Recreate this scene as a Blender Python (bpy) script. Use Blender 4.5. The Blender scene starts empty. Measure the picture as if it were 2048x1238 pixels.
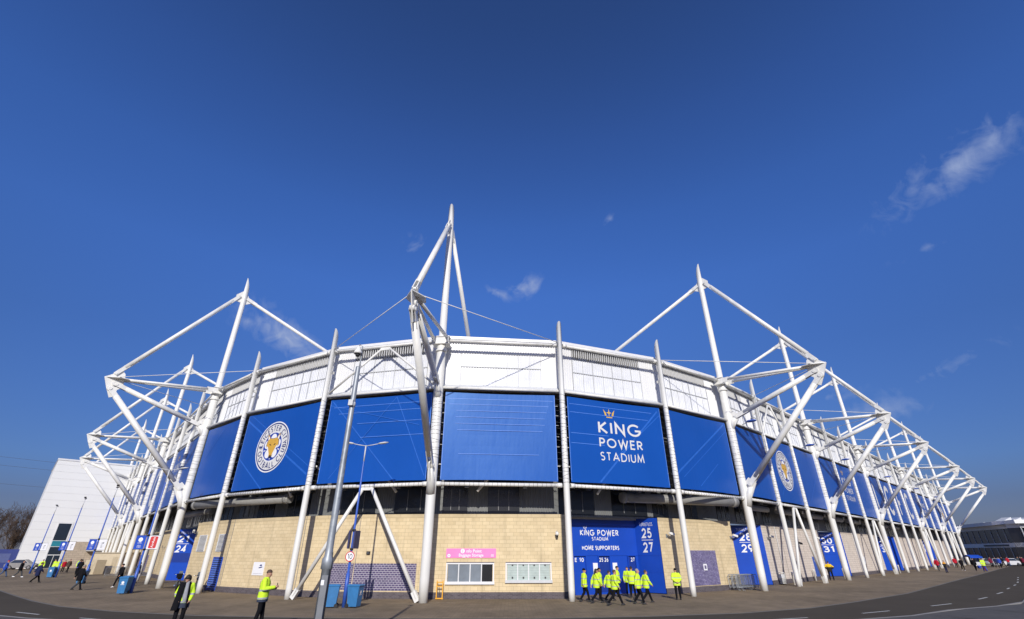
import bpy, bmesh, math, random
from mathutils import Vector, Matrix
random.seed(7)
R = math.radians
PI = math.pi
scn = bpy.context.scene
COL = scn.collection

# ------------------------------------------------------------------ camera
cam_d = bpy.data.cameras.new("camera")
cam = bpy.data.objects.new("camera", cam_d); COL.objects.link(cam)
cam.location = (0, 0, 2.65)
cam.rotation_euler = (R(90 + 27.2), 0, 0)
cam_d.sensor_width = 36; cam_d.lens = 16.59
cam_d.clip_start = 0.1; cam_d.clip_end = 6000
scn.camera = cam

# ------------------------------------------------------------------ light
SUN_EL, SUN_AZ = 27.5, 178.0          # the sun stands behind the camera (azimuth clockwise from +Y)
world = bpy.data.worlds.new("World"); scn.world = world; world.use_nodes = True
wt = world.node_tree; wt.nodes.clear()
wo = wt.nodes.new('ShaderNodeOutputWorld'); wb = wt.nodes.new('ShaderNodeBackground')
sky = wt.nodes.new('ShaderNodeTexSky'); sky.sky_type = 'NISHITA'; sky.sun_disc = False
sky.sun_elevation = R(SUN_EL); sky.sun_rotation = R(SUN_AZ)
sky.altitude = 0; sky.air_density = 1.0; sky.dust_density = 0.6; sky.ozone_density = 4.0
wb.inputs['Strength'].default_value = 0.10
def wmath(op, a, b=None, c=None, clamp=False):
    n = wt.nodes.new('ShaderNodeMath'); n.operation = op; n.use_clamp = clamp
    for i, v in enumerate((a, b, c)):
        if v is None: continue
        if hasattr(v, 'links'): wt.links.new(v, n.inputs[i])
        else: n.inputs[i].default_value = v
    return n.outputs[0]
tc = wt.nodes.new('ShaderNodeTexCoord')
def wvec(op, a, b):
    n = wt.nodes.new('ShaderNodeVectorMath'); n.operation = op
    for i, v in enumerate((a, b)):
        if hasattr(v, 'links'): wt.links.new(v, n.inputs[i])
        else: n.inputs[i].default_value = v
    return n
nz = wt.nodes.new('ShaderNodeTexNoise'); nz.inputs['Scale'].default_value = 13; nz.inputs['Detail'].default_value = 8
nz.inputs['Roughness'].default_value = 0.62; nz.inputs['Distortion'].default_value = 0.6
wt.links.new(tc.outputs['Generated'], nz.inputs['Vector'])
nz2 = wt.nodes.new('ShaderNodeTexNoise'); nz2.inputs['Distortion'].default_value = 1.2; nz2.inputs['Scale'].default_value = 34; nz2.inputs['Detail'].default_value = 6
wt.links.new(tc.outputs['Generated'], nz2.inputs['Vector'])
wisp = wmath('MULTIPLY_ADD', nz2.outputs['Fac'], 0.5, wmath('MULTIPLY', nz.outputs['Fac'], 0.75))
total = None
# clouds: direction, long axis direction, half length, half width, density
CLOUDS = [((.0300,.8665,.4985), (.95,0,.30), .060, .036, 1.0), ((-.030,.8720,.488), (.9,0,-.35), .055, .020, .85),
          ((-.2045,.802,.5613), (.9,0,.3), .052, .034, .62), ((-.43,.825,.366), (.75,.3,-.45), .155, .055, .95),
          ((-.385,.862,.330), (.85,.3,-.25), .085, .045, .95), ((-.49,.79,.38), (.9,.3,.0), .06, .03, .7),
          ((.6648,.5403,.5158), (.58,-.45,.30), .165, .055, .74), ((.690,.490,.530), (.5,-.4,.45), .080, .055, .72),
          ((.650,.565,.508), (.2,-.2,-.6), .060, .032, .75),
          ((.1998,.7709,.6048), (.5,0,.5), .024, .016, .6), ((.6688,.6991,.2531), (.6,-.5,.25), .14, .024, .55),
          ((.6064,.7674,.2083), (.7,-.5,.0), .10, .030, .75), ((.55,.80,.24), (.7,-.5,.05), .09, .022, .55),
          ((.66,.62,.43), (.6,-.6,.1), .07, .012, .5)]
for d, ax, L, W, dens in CLOUDS:
    d = Vector(d).normalized(); ax = Vector(ax); ax = (ax - d * ax.dot(d)).normalized(); up = d.cross(ax)
    df = wvec('SUBTRACT', tc.outputs['Generated'], tuple(d)).outputs['Vector']
    u = wmath('DIVIDE', wvec('DOT_PRODUCT', df, tuple(ax)).outputs['Value'], L)
    v = wmath('DIVIDE', wvec('DOT_PRODUCT', df, tuple(up)).outputs['Value'], W)
    f = wvec('DOT_PRODUCT', df, tuple(d)).outputs['Value']
    r2 = wmath('ADD', wmath('MULTIPLY', u, u), wmath('MULTIPLY', v, v))
    r2 = wmath('ADD', r2, wmath('MULTIPLY', wmath('MULTIPLY', f, f), 30.0))
    m = wmath('SUBTRACT', 1.0, wmath('POWER', r2, 0.5), clamp=True)
    m = wmath('MULTIPLY', m, dens)
    total = m if total is None else wmath('MAXIMUM', total, m)
cl = wmath('MULTIPLY', wmath('SUBTRACT', wmath('ADD', wisp, wmath('MULTIPLY', total, 0.42)), 0.76), 2.6, clamp=True)
cl = wmath('MULTIPLY', cl, wmath('MULTIPLY', total, 1.25, clamp=True), clamp=True)
hsv = wt.nodes.new('ShaderNodeHueSaturation'); hsv.inputs['Saturation'].default_value = 1.18; hsv.inputs['Value'].default_value = 1.0
wt.links.new(sky.outputs['Color'], hsv.inputs['Color'])
sx = wt.nodes.new('ShaderNodeSeparateXYZ'); wt.links.new(tc.outputs['Generated'], sx.inputs[0])
rp = wt.nodes.new('ShaderNodeValToRGB'); er = rp.color_ramp       # clear winter air: how the deep blue falls off towards the horizon
for i, (p_, c_) in enumerate([(0, (.30, .30, .50)), (.072, (.35, .34, .54)), (.13, (.47, .50, .76)), (.33, (.76, .75, 1.09)), (.478, (1.06, 1.03, 1.48)), (.60, (1.13, 1.09, 1.56)), (.72, (1.10, 1.0, 1.42)), (.855, (1.0, .84, 1.13)), (1, (.9, .78, 1.05))]):
    e_ = er.elements[i] if i < 2 else er.elements.new(p_)
    e_.position = p_; e_.color = tuple(v / 1.6 for v in c_) + (1,)
wt.links.new(sx.outputs['Z'], rp.inputs[0])
sc_ = wvec('SCALE', rp.outputs['Color'], (0, 0, 0)); sc_.inputs['Scale'].default_value = 1.6
skyc = wvec('MULTIPLY', hsv.outputs['Color'], sc_.outputs['Vector']).outputs['Vector']
mixc = wt.nodes.new('ShaderNodeMix'); mixc.data_type = 'RGBA'
wt.links.new(cl, mixc.inputs['Factor']); wt.links.new(skyc, mixc.inputs['A'])
mixc.inputs['B'].default_value = (3.4, 4.2, 6.4, 1)
wt.links.new(mixc.outputs['Result'], wb.inputs['Color']); wt.links.new(wb.outputs[0], wo.inputs['Surface'])

sun_d = bpy.data.lights.new("sun", 'SUN'); sun = bpy.data.objects.new("sun", sun_d); COL.objects.link(sun)
sun_d.energy = 4.2; sun_d.angle = R(0.53); sun_d.color = (1.0, 0.955, 0.88)
sv = Vector((math.sin(R(SUN_AZ)) * math.cos(R(SUN_EL)), math.cos(R(SUN_AZ)) * math.cos(R(SUN_EL)), math.sin(R(SUN_EL))))
sun.rotation_euler = sv.to_track_quat('Z', 'Y').to_euler(); sun.location = (0, -20, 60)
vs = scn.view_settings; vs.view_transform = 'Standard'; vs.look = 'None'; vs.gamma = 1; vs.use_curve_mapping = False; vs.exposure = 0.0
scn.cycles.max_bounces = 6; scn.cycles.transparent_max_bounces = 8; scn.cycles.caustics_reflective = False

# ------------------------------------------------------------------ materials
MATS = {}
def nodemat(name):
    m = bpy.data.materials.new(name); m.use_nodes = True; MATS[name] = m
    nt = m.node_tree; p = nt.nodes['Principled BSDF']
    return m, nt, p
def mth(nt, op, a, b=None, c=None, clamp=False):
    n = nt.nodes.new('ShaderNodeMath'); n.operation = op; n.use_clamp = clamp
    for i, v in enumerate((a, b, c)):
        if v is None: continue
        if hasattr(v, 'links'): nt.links.new(v, n.inputs[i])
        else: n.inputs[i].default_value = v
    return n.outputs[0]
def mixcol(nt, f, a, b):
    n = nt.nodes.new('ShaderNodeMix'); n.data_type = 'RGBA'
    for k, v in (('Factor', f), ('A', a), ('B', b)):
        if hasattr(v, 'links'): nt.links.new(v, n.inputs[k])
        elif k == 'Factor': n.inputs[k].default_value = v
        else: n.inputs[k].default_value = (*v[:3], 1)
    return n.outputs['Result']
def noise(nt, scale, detail=4, rough=.55, coord='Object', stretch=None):
    t = nt.nodes.new('ShaderNodeTexCoord'); n = nt.nodes.new('ShaderNodeTexNoise')
    n.inputs['Scale'].default_value = scale; n.inputs['Detail'].default_value = detail; n.inputs['Roughness'].default_value = rough
    if stretch:
        mp = nt.nodes.new('ShaderNodeMapping'); mp.inputs['Scale'].default_value = stretch
        nt.links.new(t.outputs[coord], mp.inputs['Vector']); nt.links.new(mp.outputs[0], n.inputs['Vector'])
    else: nt.links.new(t.outputs[coord], n.inputs['Vector'])
    return n.outputs['Fac']
def bump(nt, p, h, strength=.3, dist=.02):
    b = nt.nodes.new('ShaderNodeBump'); b.inputs['Strength'].default_value = strength; b.inputs['Distance'].default_value = dist
    nt.links.new(h, b.inputs['Height']); nt.links.new(b.outputs[0], p.inputs['Normal'])
def M(name, col, rough=.6, metal=0, var=.12, scale=3, stretch=None, bmp=0, spec=.5):
    if name in MATS: return MATS[name]
    m, nt, p = nodemat(name)
    p.inputs['Roughness'].default_value = rough; p.inputs['Metallic'].default_value = metal
    p.inputs['Specular IOR Level'].default_value = spec
    n = noise(nt, scale, stretch=stretch)
    f = mth(nt, 'MULTIPLY_ADD', mth(nt, 'SUBTRACT', n, .5), 2.2, .5, clamp=True)
    nt.links.new(mixcol(nt, f, tuple(c * (1 - var) for c in col), tuple(min(1, c * (1 + var)) for c in col)), p.inputs['Base Color'])
    if bmp: bump(nt, p, n, bmp)
    return m
WHITE = M('white_painted_steel', (.74, .73, .68), .42, var=.12, scale=2.2, stretch=(1, 1, .12))
WHITE2 = M('white_cladding', (.72, .72, .71), .35, var=.06, scale=.6, stretch=(1, 1, .3))
BATTEN = M('batten_grey', (.46, .47, .47), .6)
TRANS = M('translucent_sheet', (.70, .71, .72), .22, var=.08, scale=1.2)
FASCIA = M('light_grey_fascia', (.55, .56, .56), .5, var=.06)
JOINT = M('grey_joint', (.22, .22, .22), .6)
DARKGREY = M('dark_grey_steel', (.06, .062, .065), .6)
SOFFIT = M('soffit_grey', (.09, .09, .09), .8)
GREYCLAD = M('grey_corrugated', (.17, .175, .17), .45, var=.08, scale=.5)
BLACK = M('black_opening', (.012, .013, .015), .25)
GALV = None
def galv():
    m, nt, p = nodemat('galvanised_steel')
    p.inputs['Metallic'].default_value = .35; p.inputs['Roughness'].default_value = .5
    t = nt.nodes.new('ShaderNodeTexCoord'); v = nt.nodes.new('ShaderNodeTexVoronoi'); v.inputs['Scale'].default_value = 6
    nt.links.new(t.outputs['Object'], v.inputs['Vector'])
    n = noise(nt, 2.2, 5, stretch=(1, 1, .6))
    f = mth(nt, 'MULTIPLY_ADD', v.outputs['Color'], .35, mth(nt, 'MULTIPLY_ADD', n, 1.6, -.5), clamp=True)
    nt.links.new(mixcol(nt, f, (.17, .19, .21), (.44, .47, .49)), p.inputs['Base Color'])
    return m
GALV = galv()
def blocks(name, c1, c2, mort, bw, bh, msize=.012, noi=.25, mott=.5, bmp=.25, rough=.85):
    m, nt, p = nodemat(name)
    uv = nt.nodes.new('ShaderNodeUVMap'); uv.uv_map = 'UVMap'
    b = nt.nodes.new('ShaderNodeTexBrick'); b.offset = .5
    b.inputs['Scale'].default_value = 1; b.inputs['Brick Width'].default_value = bw; b.inputs['Row Height'].default_value = bh
    b.inputs['Mortar Size'].default_value = msize; b.inputs['Mortar Smooth'].default_value = .2; b.inputs['Bias'].default_value = 0
    b.inputs['Color1'].default_value = (*c1, 1); b.inputs['Color2'].default_value = (*c2, 1); b.inputs['Mortar'].default_value = (*mort, 1)
    nt.links.new(uv.outputs[0], b.inputs['Vector'])
    n = nt.nodes.new('ShaderNodeTexNoise'); n.inputs['Scale'].default_value = 1.1; n.inputs['Detail'].default_value = 6
    nt.links.new(uv.outputs[0], n.inputs['Vector'])
    k = mth(nt, 'MULTIPLY_ADD', n.outputs['Fac'], noi * 2, 1 - noi)
    mp = nt.nodes.new('ShaderNodeMapping'); mp.inputs['Scale'].default_value = (2.6, .16, 1); nt.links.new(uv.outputs[0], mp.inputs['Vector'])
    ns = nt.nodes.new('ShaderNodeTexNoise'); ns.inputs['Scale'].default_value = 1.0; ns.inputs['Detail'].default_value = 5; nt.links.new(mp.outputs[0], ns.inputs['Vector'])
    k = mth(nt, 'MULTIPLY', k, mth(nt, 'SUBTRACT', 1.0, mth(nt, 'MULTIPLY', mth(nt, 'SUBTRACT', ns.outputs['Fac'], .56, clamp=True), 1.3)))
    vm = nt.nodes.new('ShaderNodeVectorMath'); vm.operation = 'SCALE'
    nt.links.new(b.outputs['Color'], vm.inputs[0]); nt.links.new(k, vm.inputs['Scale'])
    nt.links.new(vm.outputs[0], p.inputs['Base Color'])
    p.inputs['Roughness'].default_value = rough; p.inputs['Specular IOR Level'].default_value = .25
    h = mth(nt, 'SUBTRACT', 1.0, b.outputs['Fac'])
    bump(nt, p, h, bmp, .01)
    return m
CREAM = blocks('cream_stone_blocks', (.69, .56, .345), (.62, .495, .295), (.46, .365, .22), .46, .225, .010, .22)
PALE = blocks('pale_stone_blocks', (.68, .60, .51), (.61, .53, .45), (.40, .34, .28), .46, .225, .010, .16)
PLINTH = blocks('dark_brick_plinth', (.075, .06, .07), (.12, .10, .11), (.16, .15, .14), .23, .075, .008, .2)
TILE = blocks('purple_tiles', (.07, .055, .13), (.12, .09, .17), (.42, .40, .44), .23, .12, .016, .2, rough=.4)
TILE2 = blocks('lilac_tiles', (.20, .17, .34), (.42, .38, .56), (.09, .08, .15), .17, .085, .022, .45, rough=.4)
BRICKL = blocks('buff_brick', (.47, .39, .30), (.40, .33, .25), (.26, .22, .18), .9, .35, .02, .15)
BLUE = M('blue_cladding', (.008, .062, .43), .38, var=.08, scale=.8)
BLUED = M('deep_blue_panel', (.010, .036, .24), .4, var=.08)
BLUEP = M('blue_painted_post', (.035, .10, .42), .4, var=.1)
BINBLUE = M('blue_bin_plastic', (.035, .17, .38), .45, var=.12, scale=5)
LETTER = M('white_vinyl', (.80, .80, .80), .5, var=.03)
SILVER = M('silver_vinyl', (.68, .67, .64), .45, var=.05)
GOLD = M('gold_vinyl', (.66, .42, .06), .5, var=.08)
NAVY = M('navy_vinyl', (.015, .03, .16), .5)
BANBLUE = M('hem_and_painted_tie_light', (.10, .24, .68), .5)  # pale blue of the hems; also paints show-through light of ties onto banners
PINK = M('pink_sign', (.80, .22, .50), .45, var=.04)
RUBBER = M('black_rubber', (.015, .015, .016), .7)
CHROME = M('chrome', (.6, .6, .6), .2, metal=1)
SKIN = M('skin', (.50, .27, .18), .55, var=.06, scale=8)
SKIN2 = M('skin_brown', (.30, .155, .095), .55, var=.06, scale=8)
HAIRD = M('dark_hair', (.02, .014, .010), .7, scale=30)
HAIRB = M('brown_hair', (.07, .04, .025), .7, scale=30)
HAIRG = M('grey_hair', (.28, .25, .22), .7, scale=30)
BLKCLOTH = M('black_cloth', (.009, .009, .011), .85, scale=9, bmp=.3)
NAVYCLOTH = M('navy_cloth', (.018, .025, .07), .85, scale=9, bmp=.3)
JEANS = M('denim', (.06, .10, .20), .85, scale=9, bmp=.3)
GREYCLOTH = M('grey_cloth', (.30, .31, .33), .85, scale=12, bmp=.3)
DGREYCLOTH = M('dark_grey_cloth', (.06, .065, .07), .85, scale=12, bmp=.3)
REDCLOTH = M('red_cloth', (.42, .015, .03), .8, scale=9, bmp=.3)
BLUECLOTH = M('blue_cloth', (.03, .07, .36), .8, scale=9, bmp=.3)
OLIVE = M('olive_cloth', (.05, .075, .035), .85, scale=9, bmp=.3)
MAROON = M('maroon_cloth', (.16, .02, .04), .85, scale=9, bmp=.3)
ORANGE = M('orange_cloth', (.70, .25, .03), .8, scale=9)
GLASS = M('dark_glass', (.02, .03, .045), .08, var=.1)
GLASSG = M('grey_window_glass', (.20, .23, .26), .15, var=.15, scale=1.5)
TEAL = M('teal_panel', (.02, .20, .26), .4)
TAN = M('tan_render', (.56, .47, .32), .8, var=.06)
YELLOW = M('orange_yellow_paint', (.75, .36, .02), .5)
def hivis(name, base, bands, hem=None, hemcol=(.05, .06, .09)):
    m, nt, p = nodemat(name)
    t = nt.nodes.new('ShaderNodeTexCoord'); s = nt.nodes.new('ShaderNodeSeparateXYZ'); nt.links.new(t.outputs['Object'], s.inputs[0])
    n = noise(nt, 7, 3)
    z = mth(nt, 'MULTIPLY_ADD', mth(nt, 'SUBTRACT', n, .5), .03, s.outputs['Z'])
    c = mixcol(nt, n, tuple(v * .88 for v in base), base)
    for z0, w in bands:
        f = mth(nt, 'LESS_THAN', mth(nt, 'ABSOLUTE', mth(nt, 'SUBTRACT', z, z0)), w)
        c = mixcol(nt, f, c, (.36, .36, .38))
    if hem is not None: c = mixcol(nt, mth(nt, 'LESS_THAN', z, hem), c, hemcol)
    nt.links.new(c, p.inputs['Base Color']); p.inputs['Roughness'].default_value = .7
    bump(nt, p, noise(nt, 9, 3), .6, .03)
    return m
HIVIS = hivis('hi_vis_yellow_cloth', (.64, .90, .05), [(1.22, .022), (.93, .022)])
HIVIS2 = hivis('hi_vis_cloth_dark_hem', (.64, .90, .05), [(1.10, .030), (.86, .026)], .83)
YELJ = hivis('yellow_black_jacket', (.75, .50, .02), [], 1.22, (.02, .02, .02))
ORJ = hivis('orange_black_jacket', (.62, .28, .03), [], 1.28, (.02, .02, .02))
def banner_mat():
    m, nt, p = nodemat('blue_mesh_banner')
    n = noise(nt, .35, 4); n2 = noise(nt, 1.6, 3, stretch=(1, 1, .25))
    nt.links.new(mixcol(nt, n, (.006, .075, .37), (.010, .093, .44)), p.inputs['Base Color'])
    p.inputs['Roughness'].default_value = .38; p.inputs['Specular IOR Level'].default_value = .6; p.inputs['Specular Tint'].default_value = (.45, .72, 1, 1)
    bump(nt, p, n2, .25, .06)
    tr = nt.nodes.new('ShaderNodeBsdfTransparent'); mx = nt.nodes.new('ShaderNodeMixShader'); mx.inputs[0].default_value = .13
    out = nt.nodes['Material Output']
    nt.links.new(p.outputs[0], mx.inputs[1]); nt.links.new(tr.outputs[0], mx.inputs[2]); nt.links.new(mx.outputs[0], out.inputs['Surface'])
    return m
BANNER = banner_mat()
def ground_mat():
    m, nt, p = nodemat('brick_paving')
    t = nt.nodes.new('ShaderNodeTexCoord')
    b = nt.nodes.new('ShaderNodeTexBrick'); b.offset = .5
    b.inputs['Scale'].default_value = 1; b.inputs['Brick Width'].default_value = .40; b.inputs['Row Height'].default_value = .20
    b.inputs['Mortar Size'].default_value = .012
    b.inputs['Color1'].default_value = (.285, .218, .136, 1); b.inputs['Color2'].default_value = (.236, .182, .116, 1); b.inputs['Mortar'].default_value = (.17, .136, .10, 1)
    nt.links.new(t.outputs['Object'], b.inputs['Vector'])
    n = noise(nt, .16, 6, .6); n3 = noise(nt, 1.3, 5, .6)
    n4 = noise(nt, .7, 8, .7, stretch=(1, .35, 1)); sp = mth(nt, 'MULTIPLY', mth(nt, 'SUBTRACT', noise(nt, 2.6, 2), .66, clamp=True), 2.2)
    k = mth(nt, 'SUBTRACT', mth(nt, 'ADD', mth(nt, 'MULTIPLY_ADD', n, 1.1, .30), mth(nt, 'MULTIPLY_ADD', n3, .5, -.25)), mth(nt, 'ADD', sp, mth(nt, 'MULTIPLY_ADD', n4, -.5, .25)))
    vm = nt.nodes.new('ShaderNodeVectorMath'); vm.operation = 'SCALE'
    nt.links.new(b.outputs['Color'], vm.inputs[0]); nt.links.new(k, vm.inputs['Scale']); nt.links.new(vm.outputs[0], p.inputs['Base Color'])
    p.inputs['Roughness'].default_value = .9; p.inputs['Specular IOR Level'].default_value = .2
    return m
PAVING = ground_mat()
def asphalt_mat():
    m, nt, p = nodemat('asphalt')
    n = noise(nt, .25, 6, .6); n3 = noise(nt, 60, 2)
    f = mth(nt, 'MULTIPLY_ADD', n3, .4, mth(nt, 'MULTIPLY_ADD', n, .9, -.15), clamp=True)
    nt.links.new(mixcol(nt, f, (.060, .051, .040), (.098, .085, .066)), p.inputs['Base Color'])
    p.inputs['Roughness'].default_value = .95; p.inputs['Specular IOR Level'].default_value = .05
    return m
ASPHALT = asphalt_mat()
KERB = M('kerb_stone', (.24, .23, .21), .85, scale=6)
LINE = M('worn_road_paint', (.50, .50, .46), .8, var=.25, scale=9)
FOOT2 = M('near_pavement', (.075, .07, .062), .9, var=.2, scale=2)
BARK = M('bark', (.10, .075, .055), .9, var=.3, scale=8)
TWIG = M('twigs', (.11, .072, .048), .9, var=.3, scale=5)

# ------------------------------------------------------------------ mesh helpers
class MB:
    def __init__(s): s.v = []; s.f = []; s.uv = []; s.mi = []; s.sm = []
    def face(s, pts, mi=0, uv=None, smooth=False):
        i = len(s.v); s.v += [tuple(p) for p in pts]; s.f.append(tuple(range(i, i + len(pts)))); s.mi.append(mi); s.sm.append(smooth)
        s.uv.append(uv or [(0, 0)] * len(pts))
    def ring_mesh(s, rings, mi=0, cap=True, smooth=True, closed=True):
        n = len(rings[0]); base = len(s.v)
        for r in rings: s.v += [tuple(p) for p in r]
        for a in range(len(rings) - 1):
            for i in range(n if closed else n - 1):
                j = (i + 1) % n
                s.f.append((base + a * n + i, base + a * n + j, base + (a + 1) * n + j, base + (a + 1) * n + i)); s.mi.append(mi); s.sm.append(smooth); s.uv.append([(0, 0)] * 4)
        if cap and closed:
            s.f.append(tuple(base + i for i in reversed(range(n)))); s.mi.append(mi); s.sm.append(False); s.uv.append([(0, 0)] * n)
            s.f.append(tuple(base + (len(rings) - 1) * n + i for i in range(n))); s.mi.append(mi); s.sm.append(False); s.uv.append([(0, 0)] * n)
    def tube(s, p0, p1, r0, r1=None, n=12, mi=0, cap=True):
        r1 = r0 if r1 is None else r1; p0 = Vector(p0); p1 = Vector(p1); d = (p1 - p0).normalized()
        a = d.orthogonal().normalized() if abs(d.z) > .99 else d.cross(Vector((0, 0, 1))).normalized(); b = d.cross(a)
        rings = [[p + (a * math.cos(2 * PI * i / n) + b * math.sin(2 * PI * i / n)) * r for i in range(n)] for p, r in ((p0, r0), (p1, r1))]
        s.ring_mesh(rings, mi, cap)
    def path(s, pts, r, n=8, mi=0):
        pts = [Vector(p) for p in pts]; rr = r if isinstance(r, (list, tuple)) else [r] * len(pts)
        rings = []; prev = None
        for k, p in enumerate(pts):
            d = (pts[min(k + 1, len(pts) - 1)] - pts[max(k - 1, 0)]).normalized()
            if prev is None: a = d.orthogonal().normalized()
            else: a = (prev - d * prev.dot(d)).normalized()
            prev = a; b = d.cross(a)
            rings.append([p + (a * math.cos(2 * PI * i / n) + b * math.sin(2 * PI * i / n)) * rr[k] for i in range(n)])
        s.ring_mesh(rings, mi)
    def lathe(s, prof, c=(0, 0, 0), n=16, mi=0, sx=1, sy=1, smooth=True):
        c = Vector(c); s.ring_mesh([[c + Vector((math.cos(2 * PI * i / n) * r * sx, math.sin(2 * PI * i / n) * r * sy, z)) for i in range(n)] for z, r in prof], mi, smooth=smooth)
    def obox(s, c, ax, ay, az, mi=0):
        """box from a centre and three half-axis vectors"""
        c = Vector(c); ax = Vector(ax); ay = Vector(ay); az = Vector(az)
        P = [c + ax * i + ay * j + az * k for k in (-1, 1) for j in (-1, 1) for i in (-1, 1)]
        if ax.cross(ay).dot(az) < 0: P = [c - ax * i + ay * j + az * k for k in (-1, 1) for j in (-1, 1) for i in (-1, 1)]
        for q in ((0, 2, 3, 1), (4, 5, 7, 6), (0, 1, 5, 4), (2, 6, 7, 3), (1, 3, 7, 5), (0, 4, 6, 2)):
            w = (P[q[1]] - P[q[0]]).length; h = (P[q[3]] - P[q[0]]).length
            s.face([P[i] for i in q], mi, [(0, 0), (w, 0), (w, h), (0, h)])
    def box(s, x0, y0, z0, x1, y1, z1, mi=0):
        s.obox(((x0 + x1) / 2, (y0 + y1) / 2, (z0 + z1) / 2), ((x1 - x0) / 2, 0, 0), (0, (y1 - y0) / 2, 0), (0, 0, (z1 - z0) / 2), mi)
    def prism(s, poly, d, mi=0):
        """polygon (3d points) extruded by vector d"""
        d = Vector(d); a = [Vector(p) for p in poly]; b = [p + d for p in a]
        s.face(a[::-1], mi); s.face(b, mi)
        for i in range(len(a)):
            j = (i + 1) % len(a); s.face([a[i], a[j], b[j], b[i]], mi)
    def build(s, name, mats, parent=None, world=True):
        me = bpy.data.meshes.new(name); me.from_pydata(s.v, [], s.f)
        for m in (mats if isinstance(mats, (list, tuple)) else [mats]): me.materials.append(m)
        ul = me.uv_layers.new(name='UVMap'); k = 0
        for i, p in enumerate(me.polygons):
            p.material_index = s.mi[i]; p.use_smooth = s.sm[i]
            for u in s.uv[i]:
                ul.data[k].uv = u; k += 1
        me.update(); me.validate()
        o = bpy.data.objects.new(name, me); COL.objects.link(o)
        if parent is not None:
            o.parent = parent
            if world:
                w = parent
                mw = Matrix.Identity(4)
                while w is not None: mw = w.matrix_basis @ mw if w.parent is None else w.matrix_parent_inverse @ w.matrix_basis @ mw; w = w.parent
                o.matrix_parent_inverse = mw.inverted()
        return o
def tag(o, label=None, cat=None, group=None, kind=None):
    if label: o['label'] = label
    if cat: o['category'] = cat
    if group: o['group'] = group
    if kind: o['kind'] = kind
    return o
def thing(name, label, cat, loc=(0, 0, 0), rz=0, group=None):
    o = bpy.data.objects.new(name, None); COL.objects.link(o); o.location = loc; o.rotation_euler = (0, 0, rz); o.empty_display_size = .3
    return tag(o, label, cat, group)
def dup(root, loc=None, rz=None, label=None, parent=None):
    r = root.copy(); COL.objects.link(r)
    if loc is not None: r.location = loc
    if rz is not None: r.rotation_euler = (0, 0, rz)
    if label: r['label'] = label
    if parent is not None: r.parent = parent
    for ch in list(root.children):
        c = ch.copy(); COL.objects.link(c); c.parent = r
        for g in list(ch.children):
            d = g.copy(); COL.objects.link(d); d.parent = c
    return r
def pv(o, P):   # parent a world-built / world-placed object to an unrotated Empty
    o.parent = P; o.matrix_parent_inverse = Matrix.Translation(-P.location); return o

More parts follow.
